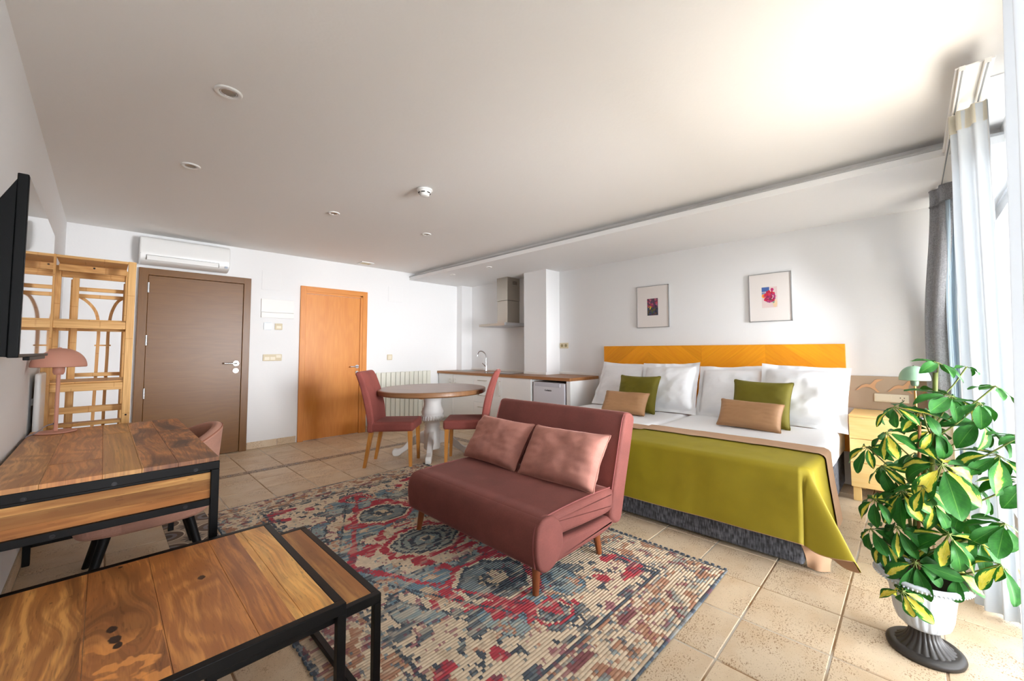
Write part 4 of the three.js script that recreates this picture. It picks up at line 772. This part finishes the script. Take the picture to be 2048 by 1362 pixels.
{ // bedspreads: olive green with a tan lining folded back at the top edge
  const R = 0.03;
  function drape(zL, zR, dropR, dropF, xFold, seed, off) {
    return (s, tt) => {   // s: distance from the fold towards the foot, tt: distance from zL
      const top = xFold - BX0, wz = zR - zL, a = s - top, b = dropR ? tt - wz : -1;
      const wr = fbm(s * 5 + seed, tt * 5, 4) - 0.5, wr2 = fbm(s * 2.2 + seed * 3, tt * 1.7, 2) - 0.5;
      const edge = (d) => { const ang = clamp((d + R) / R, 0, Math.PI / 2); return d < -R ? [d, 0] : d < -R + R * Math.PI / 2 ? [-R + R * Math.sin(ang), -R + R * Math.cos(ang)] : [0, -R - (d + R - R * Math.PI / 2)]; };
      let x, y, z; const yT = BT + 0.012 + off;
      if (a > -R && b > -R) {
        const aa = Math.max(0, a + R), bb = Math.max(0, b + R), ph = Math.atan2(bb, aa), r = Math.max(aa, bb) * (1 + 0.13 * Math.pow(Math.sin(2 * ph), 2));
        const slope = 0.035 + 0.40 * Math.pow(Math.sin(2 * ph), 1.3) + 0.05 * Math.sin(ph * 9 + 1) * clamp(r * 3);
        const rc = Math.max(0, r - R * 0.57); const ho = Math.min(r, R) * 0.9 + rc * Math.sin(slope); let yy = yT - Math.min(r, R) * 0.45 - rc * Math.cos(slope); let extra = 0; if (yy < 0.012 + off) { extra = (0.012 - yy) * 0.8; yy = 0.012 + off * 0.3; }
        const hh = ho + extra + off; x = BX0 + R - Math.min(hh, R + 0.012 + off) * Math.cos(ph) - Math.max(0, hh - R - 0.012 - off) * Math.cos(ph) * 0.30; z = zR - R + hh * Math.sin(ph) * (1 + 0.25 * Math.sin(2 * ph)); y = yy;
      } else if (a > -R) { const [dx, dy] = edge(a); x = BX0 - dx - 0.012 - off - Math.max(0, -dy - R) * (0.05 + 0.10 * wr2) - wr * 0.012 * clamp(-dy * 8); y = yT + dy; z = zL + tt; if (dx < 0) { x = BX0 - dx - 0.012 - off * clamp(1 + dx / R); } }
      else if (b > -R) { const [dz, dy] = edge(b); z = zR + dz + 0.012 * clamp(1 + dz / R) + off * clamp(1 + dz / R) + Math.max(0, -dy - R) * (0.09 + 0.10 * wr2); y = yT + dy; x = xFold - s; }
      else { x = xFold - s; z = zL + tt; y = yT + wr * 0.008; }
      return [x, Math.max(y, 0.006 + off * 0.2), z];
    };
  }
  const spread = (label, zL, zR, dropR, seed, xFold, yLift) => {
    const t = thing('bedspread', label, 'bedspread', [0, yLift, 0], 0, 'olive bedspreads');
    const top = xFold - BX0, SF = top + 0.388, TT = zR - zL + dropR;
    const fo = drape(zL, zR, dropR, 0.45, xFold, seed, 0.006), fi = drape(zL, zR, dropR, 0.45, xFold, seed, 0.0);
    const mk = (f, s0, s1, t0, t1, nu = 90, nv = 110) => { const g = grid(nu, nv, (u, v) => f(mixn(s0, s1, u), mixn(t0, t1, v)), (u, v) => [u * (s1 - s0) * 2, v * (t1 - t0) * 2]); return g; };
    part('cover', mk(fo, 0, SF, 0, TT), M.green, t); part('lining', mk(fi, 0, SF, 0, TT), M.tan, t, 'tan lining');
    const fb = drape(zL, zR, dropR, 0.45, xFold, seed, 0.016), fc = drape(zL, zR, dropR, 0.45, xFold, seed, 0.009);
    const roll = (u, v) => { const s = mixn(-0.008, 0.215, u), p = (u < 0.06 ? fi : fb)(Math.max(0, s), v * TT); return [p[0] + (u < 0.06 ? 0.012 : 0), p[1] + (u < 0.06 ? 0.003 : 0.0), p[2]]; };
    part('folded_band', grid(24, 100, roll, (u, v) => [u * 0.3, v * 2]), M.tan, t, 'tan band folded back along the upper edge');
    if (dropR) {   // the lining's corner hangs below the hem and touches the floor
      const A = V(2.995, 0.15, 5.575), B = V(3.10, 0.13, 5.735), Cc = V(3.06, 0.003, 5.70), Dd = V(3.02, 0.008, 5.60);
      part('lining_corner', grid(20, 14, (u, v) => { const p = A.clone().lerp(B, u), q = Dd.clone().lerp(Cc, u), r = p.lerp(q, v); r.z += 0.018 * Math.sin(v * 3.14) * (0.4 - u); r.x += 0.016 * Math.sin(u * 5 + v * 2) * v; return [r.x, r.y, r.z]; }, (u, v) => [u * 0.3, v * 0.3]), M.tan, t, 'tan lining corner resting on the floor');
    }
    part('seam', grid(60, 1, (u, v) => { const p = fo(mixn(top + 0.04, SF - 0.005, u), TT * 0.42 + (v - 0.5) * 0.003); return [p[0] - 0.001, p[1], p[2]]; }), M.green, t);
  };
  spread('olive green bedspread hanging over the foot of the bed nearest the window', 4.40, 5.632, 0.43, 2.3, 3.60, 0.004);
  spread('olive green bedspread on the bed nearest the kitchen, mostly behind the sofa', 3.08, 4.43, 0, 7.9, 3.56, 0);
}
{
  const wp = 'white pillows against the headboard', o = (seed) => ({ flange: 0.045, pinch: 0.04, seed, wr: 0.020, p: 1.7, q: 0.6, n: 44 });
  pillow('bed_pillow', 'white pillow at the kitchen end of the headboard', wp, 'pillow', 0.70, 0.58, 0.19, M.linen, [4.665, 0.800, 3.475], 0.48, -0.03, o(1));
  pillow('bed_pillow', 'white pillow leaning behind the left pair of small cushions', wp, 'pillow', 0.66, 0.58, 0.19, M.linen, [4.61, 0.805, 4.085], 0.40, 0.035, o(4));
  pillow('bed_pillow', 'white pillow just right of the middle of the headboard', wp, 'pillow', 0.66, 0.57, 0.19, M.linen, [4.665, 0.795, 4.715], 0.46, 0.03, o(9));
  pillow('bed_pillow', 'white pillow at the window end of the headboard', wp, 'pillow', 0.69, 0.58, 0.20, M.linen, [4.61, 0.805, 5.335], 0.40, -0.035, o(14));
  const gp = 'olive cushions on the beds', tp = 'tan cushions on the beds';
  pillow('bed_cushion', 'olive green cushion on the bed nearest the kitchen', gp, 'cushion', 0.48, 0.42, 0.13, M.greenCushion, [4.335, 0.742, 3.855], 0.42, 0.01, { seed: 21, wr: 0.008, pinch: 0.07, piping: 1 });
  pillow('bed_cushion', 'olive green cushion on the bed nearest the window', gp, 'cushion', 0.48, 0.42, 0.13, M.greenCushion, [4.335, 0.742, 5.07], 0.42, -0.02, { seed: 25, wr: 0.008, pinch: 0.07, piping: 1 });
  pillow('bed_cushion', 'tan oblong cushion on the bed nearest the kitchen', tp, 'cushion', 0.52, 0.25, 0.13, M.tanCushion, [4.135, 0.660, 3.815], 0.55, 0.01, { seed: 31, wr: 0.009, pinch: 0.05, piping: 1 });
  pillow('bed_cushion', 'tan oblong cushion on the bed nearest the window', tp, 'cushion', 0.50, 0.25, 0.13, M.tanCushion, [4.135, 0.660, 5.03], 0.55, -0.03, { seed: 37, wr: 0.010, pinch: 0.05, piping: 1 });
}

// ------------------------------------------------------------------ bedside: cabinet, wall panel, birds, sockets, pictures
{
  const t = thing('bedside_cabinet', 'pale yellow birch three drawer bedside cabinet', 'cabinet');
  const x0 = 4.50, x1 = W - 0.003, z0 = 5.672, z1 = 6.145, y0 = 0.115, y1 = 0.69;
  part('carcass', uvm(box(x0 + 0.018, x1, y0, y1 - 0.018, z0, z1, 0.002), 'z'), M.birch, t); part('top', uvm(box(x0, x1, y1 - 0.018, y1, z0, z1, 0.003), 'z'), M.birch, t);
  for (const [a, b] of [[y0, 0.307], [0.311, 0.497], [0.501, y1 - 0.019]]) part('drawer', uvm(box(x0, x0 + 0.018, a, b, z0 + 0.001, z1 - 0.001, 0.002), 'z', a, b), M.birch, t);
  for (const [x, z] of [[x0 + 0.02, z0 + 0.01], [x0 + 0.02, z1 - 0.065], [x1 - 0.07, z0 + 0.01], [x1 - 0.07, z1 - 0.065]]) part('leg', uvm(box(x, x + 0.05, 0.001, y0, z, z + 0.05, 0.002), 'y'), M.birch, t);
  const p = thing('wall_panel_board', 'taupe wall board behind the bedside cabinet', 'wall board'); part('board', box(W - 0.012, W - 0.001, 0.695, 0.985, 5.631, 6.24, 0.002), M.beigePanel, p);
  const bird = [[0, 0], [0.045, 0.05], [0.075, 0.062], [0.10, 0.058], [0.115, 0.072], [0.135, 0.100], [0.155, 0.107], [0.195, 0.108], [0.165, 0.090], [0.148, 0.078], [0.138, 0.055], [0.135, 0.035], [0.150, 0.012], [0.165, -0.004], [0.150, -0.010], [0.128, 0.012], [0.105, 0.030], [0.075, 0.036], [0.045, 0.026], [0.020, 0.006]];
  const bl = ['wooden seagull cut out nearest the headboard', 'wooden seagull cut out in the middle of the wall board', 'wooden seagull cut out behind the lamp pole'];
  bl.forEach((label, k) => { const b = thing('seagull_cutout', label, 'wall decor', [W - 0.012, 0.853, 5.69 + k * 0.213], 0, 'wooden seagulls'); const g = ext(shapeOf(bird), 0.008, 0.001, 1); g.rotateY(-Math.PI / 2); g.translate(0, 0, 0); part('cutout', g, M.bird, b); });
  const so = thing('wall_socket', 'long pale socket plate on the taupe board', 'socket'); part('plate', box(W - 0.024, W - 0.012, 0.765, 0.835, 5.815, 6.04, 0.005), M.creamLight, so);
  part('blank_insert', box(W - 0.027, W - 0.023, 0.775, 0.825, 5.825, 5.93, 0.003), M.creamLight, so); for (const [y, z] of [[0.807, 5.985], [0.807, 6.01], [0.79, 5.998]]) part('socket_hole', cyl(0.004, 0.004, 0.003, 0, 0, 0, 10).rotateZ(Math.PI / 2).translate(W - 0.0235, y, z), M.dark, so);
  const s2 = thing('wall_socket', 'double cream socket on the wall above the worktop', 'socket'); part('plate', box(W - 0.012, W, 1.247, 1.328, 2.262, 2.415, 0.004), M.cream, s2);
  for (const z of [2.302, 2.375]) part('socket_insert', cyl(0.022, 0.022, 0.003, 0, 0, 0, 20).rotateZ(Math.PI / 2).translate(W - 0.011, 1.288, z), std({ color: 0x9a8a62, roughness: 0.6 }), s2);

  const paint = (kind) => ctex(192, 256, (c, w, h) => {
    const blob = (x, y, rx, ry, col, rot = 0) => { c.fillStyle = col; c.beginPath(); c.ellipse(x * w, y * h, rx * w, ry * h, rot, 0, 7); c.fill(); };
    let s = kind * 91 + 7; const q = () => { s = (s * 16807) % 2147483647; return s / 2147483647; };
    if (kind === 0) {
      c.fillStyle = '#5b4250'; c.fillRect(0, 0, w, h); c.fillStyle = '#3b3f55'; c.fillRect(0, h * 0.58, w, h * 0.42);
      for (let k = 0; k < 90; k++) { const y = q(); const cols = y < 0.45 ? ['#a8324e', '#8b2f5a', '#c04a5a', '#6d3c6a', '#b5657a'] : ['#3f5a3c', '#3a4672', '#5d3440', '#2f3040', '#6b5a2c']; blob(q(), y, 0.03 + q() * 0.09, 0.015 + q() * 0.05, cols[Math.floor(q() * 5)], q() * 3); }
      for (let k = 0; k < 8; k++) blob(0.12 + q() * 0.25, 0.45 + q() * 0.16, 0.07, 0.03, ['#e0b52a', '#e9c94a', '#d48b22'][Math.floor(q() * 3)], q() * 3);
    } else {
      c.fillStyle = '#e2ccc8'; c.fillRect(0, 0, w, h); c.fillStyle = '#4a68a8'; c.fillRect(0, 0, w * 0.5, h * 0.22); blob(0.1, 0.3, 0.2, 0.06, '#7f93bd'); blob(0.15, 0.42, 0.16, 0.10, '#f0952a'); blob(0.2, 0.36, 0.1, 0.05, '#f6c04a'); blob(0.85, 0.8, 0.15, 0.2, '#e6c9a4'); blob(0.75, 0.7, 0.08, 0.1, '#8aa392');
      for (let k = 0; k < 70; k++) { const a = q() * 6.3, r = Math.sqrt(q()) * 0.36; blob(0.5 + Math.cos(a) * r, 0.47 + Math.sin(a) * r * 0.75, 0.04 + q() * 0.08, 0.03 + q() * 0.04, ['#b01f4e', '#d1305a', '#8d1d48', '#e0557a', '#a23a78', '#c7283c'][Math.floor(q() * 6)], q() * 3); }
      blob(0.68, 0.14, 0.1, 0.08, '#c2306a'); blob(0.55, 0.6, 0.12, 0.03, '#5d4a3a', 0.4);
    }
  });
  const pic = (label, z0, z1, y0, y1, az0, az1, ay0, ay1, kind) => {
    const t = thing('framed_picture', label, 'picture'); const x = W - 0.02, f = 0.007;
    part('frame', [box(x, W - 0.002, y0, y0 + f, z0, z1), box(x, W - 0.002, y1 - f, y1, z0, z1), box(x, W - 0.002, y0, y1, z0, z0 + f), box(x, W - 0.002, y0, y1, z1 - f, z1)], M.alu, t);
    part('mount', box(x + 0.006, W - 0.003, y0 + f, y1 - f, z0 + f, z1 - f), std({ color: 0xe9e2dd, roughness: 0.8 }), t);
    const g = new THREE.PlaneGeometry(az1 - az0, ay1 - ay0); g.rotateY(-Math.PI / 2); g.translate(x + 0.0055, (ay0 + ay1) / 2, (az0 + az1) / 2); part('painting', g, std({ map: paint(kind), roughness: 0.7 }), t);
  };
  pic('small framed dark floral painting above the kitchen side of the headboard', 3.538, 3.962, 1.498, 2.018, 3.68, 3.822, 1.648, 1.858, 0);
  pic('small framed bright red floral painting above the window side of the headboard', 4.842, 5.228, 1.507, 2.005, 4.963, 5.102, 1.650, 1.862, 1);
}

// ------------------------------------------------------------------ planter and variegated plant
{
  const PX = 2.63, PZ = 6.063;
  const t = thing('planter', 'white ribbed urn planter on a dark fluted foot', 'planter', [PX, 0, PZ]);
  const flute = (pts, n, amp, y0, y1) => { const g = new THREE.LatheGeometry(pts.map(p => new THREE.Vector2(...p)), n * 6); const p = g.attributes.position; for (let i = 0; i < p.count; i++) { const y = p.getY(i), a = Math.atan2(p.getZ(i), p.getX(i)), r = Math.hypot(p.getX(i), p.getZ(i)); if (y > y0 && y < y1 && r > 0.02) { const k = 1 - amp * Math.pow(Math.abs(Math.sin(a * n / 2)), 6) ; p.setX(i, p.getX(i) * k); p.setZ(i, p.getZ(i) * k); } } g.computeVertexNormals(); return norm(g); };
  part('foot_ring', lathe([[0, 0.001], [0.118, 0.001], [0.121, 0.010], [0.119, 0.018], [0.112, 0.024], [0.102, 0.028], [0.096, 0.026], [0, 0.026]], 64), M.potDark, t);
  part('fluted_foot', flute([[0.094, 0.025], [0.080, 0.034], [0.062, 0.050], [0.050, 0.070], [0.046, 0.092], [0.046, 0.115]], 22, 0.07, 0.02, 0.12), M.potDark, t);
  part('bowl', flute([[0.045, 0.098], [0.066, 0.104], [0.083, 0.120], [0.092, 0.15], [0.097, 0.19], [0.103, 0.235], [0.112, 0.262], [0.122, 0.272]], 22, 0.035, 0.11, 0.25), M.potWhite, t);
  const rim = lathe([[0.118, 0.262], [0.122, 0.274], [0.142, 0.286], [0.150, 0.298], [0.148, 0.306], [0.140, 0.310], [0.132, 0.306], [0.128, 0.296], [0.120, 0.27]], 96); part('rim', rim, M.potWhite, t);
  const beads = []; for (let k = 0; k < 72; k++) { const a = k / 72 * 6.2832; const g = new THREE.CapsuleGeometry(0.0035, 0.010, 2, 6); g.rotateZ(0.9); g.translate(0.146, 0.294, 0); g.rotateY(a); beads.push(g); }
  part('rope_edge', beads, M.potWhite, t);
  part('soil', cyl(0.118, 0.118, 0.01, 0, 0.280, 0, 40), M.soil, t);

  const pl = thing('potted_plant', 'variegated umbrella plant with yellow and green leaves in the urn', 'plant', [PX, 0, PZ]);
  const leafT = [0.0, 0.30, 0.58, 0.72].map((amt, k) => dtex(192, 256, (u, v) => {
    const s = k * 13.7, a = Math.abs(u - 0.5) * 2, sgn = u < 0.5 ? 0 : 31, streak = fbm(a * 3.5 + s + sgn, v * 5.5 + a * 2.5 + s, 4), jag = vn(v * 26 + a * 9 + sgn, 3 + s), vein = Math.abs(((v * 11 - a * 2.2) % 1 + 1) % 1 - 0.5);
    const reach = amt <= 0 ? -1 : amt * (0.2 + 1.5 * streak) * (1.15 - 0.35 * v) + 0.14 * (jag - 0.5), y = sstep(reach + 0.03, reach - 0.03, a);
    let g = lerp3([14, 70, 14], [36, 104, 22], fbm(u * 6, v * 6 + s, 3)); g = lerp3(g, [84, 146, 36], sstep(reach + 0.22, reach, a) * (amt > 0 ? 0.75 : 0) * (jag > 0.4 ? 1 : 0.4));
    let c = lerp3(g, lerp3([206, 194, 52], [228, 214, 104], fbm(u * 8, v * 8, 3)), y);
    c = lerp3(c, [120, 160, 70], (a < 0.03 ? 0.5 : 0) * (1 - y * 0.6)); if (vein < 0.045) c = lerp3(c, [110, 160, 56], 0.14); return c;
  }));
  leafT.forEach(x => { x.wrapS = x.wrapT = THREE.ClampToEdgeWrapping; });
  const leafM = leafT.map(map => phy({ map, roughness: 0.8, transmission: 0.16, thickness: 0, clearcoat: 0.12, clearcoatRoughness: 0.3, specularIntensity: 0.5, side: THREE.DoubleSide }));
  const leafGeo = [[0.16, 0.30], [0.42, 0.20], [0.75, 0.34], [0.30, 0.55]].map(([bend, fold], q) => grid(6, 12, (u, v) => {
    const w = 0.218 * Math.pow(Math.sin(Math.PI * Math.pow(clamp(v * 0.97 + 0.02), 1.3)), 0.72), s = (u - 0.5) * 2, ang = bend * v * 1.4;
    const z = v * Math.cos(ang * 0.7), y = -v * Math.sin(ang * 0.7) * 0.8 + Math.abs(s) * w * fold * 0.8 + 0.018 * Math.sin(v * 12 + q * 2) * s * s + 0.03 * Math.sin(v * 5 + q) * s;
    return [s * w, y, z];
  }));
  const stems = [], hubs = [];
  const trunkTop = [V(0.0, 0.28, 0.01), V(0.01, 0.5, 0.03), V(-0.01, 0.75, 0.05), V(0.0, 0.95, 0.065), V(0, 1.13, 0.075)];
  stems.push(tube(trunkTop, 0.008, 40, 8), tube([V(0.02, 0.28, -0.02), V(0.02, 0.5, -0.01), V(0.03, 0.72, 0.03), V(0.03, 0.9, 0.09)], 0.0065, 30, 8), tube([V(-0.02, 0.28, 0), V(-0.035, 0.45, -0.02), V(-0.03, 0.62, -0.03)], 0.006, 24, 8));
  // [x, y, z(rel), leaf length, leaves, droop, texture, tilt towards camera]
  const C = [
    [0.00, 1.17, 0.085, 0.085, 7, 0.15, 0, 0.2], [0.03, 1.155, 0.165, 0.05, 4, 0.1, 0, 0.1], [-0.02, 1.04, 0.115, 0.125, 9, 0.25, 0, 0.35], [0.0, 1.085, 0.235, 0.085, 4, 0.35, 0, 0.1], [-0.06, 0.985, -0.055, 0.11, 8, 0.4, 1, 0.3], [-0.05, 0.875, -0.085, 0.125, 7, 0.55, 1, 0.45],
    [-0.02, 0.90, 0.06, 0.125, 8, 0.45, 1, 0.4], [-0.12, 0.785, 0.075, 0.185, 9, 0.45, 2, 0.6], [0.05, 0.94, 0.19, 0.12, 8, 0.5, 0, 0.2], [0.02, 0.82, 0.235, 0.15, 8, 0.5, 1, 0.35], [-0.04, 0.73, -0.105, 0.125, 8, 0.55, 1, 0.4], [-0.11, 0.655, -0.045, 0.145, 9, 0.6, 2, 0.55],
    [0.05, 0.70, 0.155, 0.15, 8, 0.55, 0, 0.3], [-0.09, 0.625, 0.045, 0.13, 7, 0.75, 2, 0.55], [-0.08, 0.50, -0.065, 0.13, 9, 0.55, 0, 0.5], [-0.10, 0.52, 0.085, 0.15, 9, 0.6, 2, 0.55], [0.06, 0.56, 0.13, 0.14, 7, 0.5, 0, 0.2], [0.03, 0.48, 0.17, 0.13, 7, 0.65, 1, 0.3],
    [-0.11, 0.385, -0.015, 0.135, 10, 0.45, 0, 0.6], [-0.17, 0.285, -0.055, 0.10, 8, 0.75, 2, 0.8], [-0.05, 0.42, -0.11, 0.11, 7, 0.6, 1, 0.4], [-0.08, 0.375, 0.10, 0.14, 7, 0.7, 1, 0.4], [0.06, 0.40, 0.06, 0.12, 7, 0.6, 0, 0.1], [0.08, 0.78, 0.0, 0.13, 7, 0.5, 0, 0.1], [0.06, 0.62, -0.04, 0.13, 7, 0.5, 0, 0.1], [-0.02, 0.97, 0.03, 0.10, 6, 0.4, 1, 0.3],
    [-0.03, 0.80, -0.15, 0.10, 7, 0.5, 1, 0.35], [-0.10, 0.60, -0.13, 0.105, 7, 0.55, 1, 0.45], [-0.06, 0.46, -0.15, 0.10, 7, 0.55, 0, 0.4], [0.02, 0.90, 0.29, 0.10, 7, 0.5, 0, 0.2], [0.0, 0.74, 0.29, 0.12, 7, 0.55, 1, 0.3], [-0.02, 0.58, 0.235, 0.12, 7, 0.6, 1, 0.3], [-0.06, 0.44, 0.215, 0.115, 6, 0.7, 1, 0.35], [-0.15, 0.70, 0.02, 0.11, 7, 0.6, 1, 0.6], [-0.02, 1.02, 0.19, 0.095, 7, 0.4, 0, 0.25]];
  for (const c of C) if (c[3] > 0.12) c[3] *= 0.88;
  const q = new THREE.Quaternion(), up = V(0, 1, 0);
  for (const [x, y, z, L, n, droop, tex, tilt] of C) {
    const hub = V(x, y, z), anchorY = Math.max(0.29, y - 0.10 - 0.4 * Math.hypot(x, z - 0.03)), cy = (anchorY - 0.28) / 0.85, ax = V(0.005, anchorY, mixn(0.01, 0.075, clamp(cy)));
    stems.push(tube([ax, ax.clone().lerp(hub, 0.55).add(V(0, -0.012, 0)), hub], 0.003, 12, 6));
    const side = V(x, 0, z - 0.03).normalize(), axis = V(side.x * 0.45 - tilt * 0.75, 1, side.z * 0.45).normalize(), Q = new THREE.Quaternion().setFromUnitVectors(up, axis), ph = rr(0, 6.28);
    for (let k = 0; k < n; k++) {
      const az = ph + k / n * 6.2832 + rr(-0.16, 0.16), pit = droop * rr(0.55, 1.3), len = L * rr(0.78, 1.12);
      const o = new THREE.Object3D(); o.quaternion.copy(Q).multiply(q.setFromAxisAngle(up, az)).multiply(new THREE.Quaternion().setFromAxisAngle(V(1, 0, 0), pit)).multiply(new THREE.Quaternion().setFromAxisAngle(V(0, 0, 1), rr(-0.35, 0.35)));
      const dir = V(0, 0, 1).applyQuaternion(o.quaternion), base = hub.clone().addScaledVector(dir, L * 0.17);
      stems.push(between(hub, base, 0.0016, 0.0014, 5));
      let tx = tex; const u = rnd(); if (u < 0.34) tx = 0; else if (tex > 0 && u < 0.55) tx = tex - 1; else if (tex === 2 && u > 0.8) tx = 3; else if (u > 0.9) tx = Math.min(2, tex + 1);
      const m = part('leaf', leafGeo[Math.floor(rnd() * 4)], leafM[tx], pl); m.position.copy(base); m.quaternion.copy(o.quaternion); m.scale.set(len * rr(0.85, 1.2), len, len);
    }
  }
  part('stems', stems, M.stem, pl, 'green brown stems');
  part('support_stake', between(V(-0.05, 0.26, -0.01), V(-0.035, 0.93, 0.02), 0.006, 0.0055, 10), M.stake, pl, 'brown support stake');
}

// ------------------------------------------------------------------ curtains and track at the window
{
  const tr = thing('curtain_track', 'white double curtain track on wall brackets above the window', 'curtain track');
  part('rail', [box(2.74, 4.55, 2.398, 2.420, 6.262, 6.282, 0.002), box(2.74, 4.55, 2.398, 2.420, 6.335, 6.355, 0.002), box(0.55, 2.0, 2.398, 2.420, 6.27, 6.30, 0.002)], M.white, tr);
  part('cover_strip', box(2.76, 4.55, 2.420, 2.427, 6.252, 6.368, 0.001), M.white, tr);
  part('groove', [box(2.74, 4.55, 2.3965, 2.3985, 6.269, 6.275), box(2.74, 4.55, 2.3965, 2.3985, 6.342, 6.348)], std({ color: 0x8a8d90, roughness: 0.5 }), tr);
  for (const x of [0.8, 2.95, 4.40]) part('bracket', [box(x, x + 0.03, x < 2 ? 2.42 : 2.427, 2.434, 6.26, D, 0.001), box(x - 0.005, x + 0.035, 2.40, 2.46, D - 0.006, D, 0.001)], M.chrome, tr);
  const path = (pts, waves, amp) => { const c = new THREE.CatmullRomCurve3(pts.map(p => V(p[0], 0, p[1]))); return (u, v) => { const p = c.getPoint(u), t = c.getTangent(u), k = Math.sin(u * waves * 6.2832 + 0.6 * Math.sin(u * 9)) * amp * (0.55 + 0.45 * (1 - v)) + 0.010 * (fbm(u * 12, v * 3, 2) - 0.5); return [p.x - t.z * k, p.z + t.x * k]; }; };
  const cloth = (f, y0, y1, nu, nv, s = 1.5) => grid(nu, nv, (u, v) => { const [x, z] = f(u, v); return [x, mixn(y0, y1, v), z]; }, (u, v) => [u * 3 * s, v * (y1 - y0) * s]);
  // sheer hanging along the window and turning at its leading edge
  const sA = thing('sheer_curtain', 'white sheer curtain hanging behind the plant', 'curtain', [0, 0, 0]);
  const fA = path([[4.32, 6.345], [4.0, 6.345], [3.7, 6.345], [3.45, 6.34], [3.28, 6.30], [3.215, 6.262], [3.17, 6.27], [3.12, 6.325], [3.085, 6.375]], 9, 0.020);
  const gA = cloth(fA, 0.015, 2.392, 200, 30); part('fabric', gA, M.sheer, sA);
  part('hem', grid(2, 30, (u, v) => { const [x, z] = fA(0.985 + u * 0.015, v); return [x - 0.002, mixn(0.015, 2.392, v), z - 0.003]; }), M.sheerHem, sA, 'stitched side hem');
  part('header_tape', cloth((u, v) => { const [x, z] = fA(u, 1); return [x, z - 0.004]; }, 2.30, 2.396, 200, 3), M.headerTape, sA, 'cream pleated heading tape');
  const sB = thing('sheer_curtain', 'white sheer curtain at the right edge nearest the camera', 'curtain', [0, 0, 0]);
  const fB0 = path([[2.22, 6.30], [2.0, 6.275], [1.6, 6.285], [1.2, 6.29], [0.9, 6.30], [0.62, 6.30]], 8, 0.022), fB = (u, v) => { const [x, z] = fB0(u, v); return [0.62 + (x - 0.62) * (1.03 - 0.26 * v), z]; };
  part('fabric', cloth(fB, 0.015, 2.392, 180, 30), M.sheer, sB);
  part('hem', grid(2, 30, (u, v) => { const [x, z] = fB(u * 0.016, v); return [x + 0.001, mixn(0.015, 2.392, v), z - 0.004]; }), M.sheerHem, sB, 'stitched side hem');
  // heavy curtain bunched in the corner
  const gC = thing('heavy_curtain', 'grey linen curtain bunched in the corner by the bedside lamp', 'curtain', [0, 0, 0]);
  const fC = path([[4.895, 6.235], [4.885, 6.18], [4.835, 6.165], [4.785, 6.175], [4.725, 6.215], [4.675, 6.265]], 2.6, 0.024);
  part('fabric', cloth((u, v) => { const [x, z] = fC(u, v); const k = sstep(0.55, 1.0, v); return [mixn(x, 4.47 + (x - 4.785) * 1.2, k), mixn(z, z + 0.055, k)]; }, 0.02, 2.385, 90, 40, 2), M.greyCurtain, gC);
  part('heading', cloth((u, v) => { const [x, z] = fC(u, 1); return [4.45 + (x - 4.785) * 1.3, z + 0.048 + 0.012 * Math.sin(v * 3)]; }, 2.27, 2.392, 90, 4, 2), M.greyCurtain, gC);
  const fD = path([[4.665, 6.272], [4.645, 6.295], [4.67, 6.312], [4.625, 6.325]], 1.5, 0.006);
  part('lining', cloth((u, v) => { const [x, z] = fD(u, v); const k = sstep(0.6, 1.0, v); return [x - 0.30 * k, z + 0.012 * k]; }, 0.02, 2.37, 40, 30), M.blueLining, gC, 'pale blue lining');
}

scene.traverse(o => { if (o.isMesh) { o.castShadow = true; o.receiveShadow = true; } });
renderer.render(scene, camera);
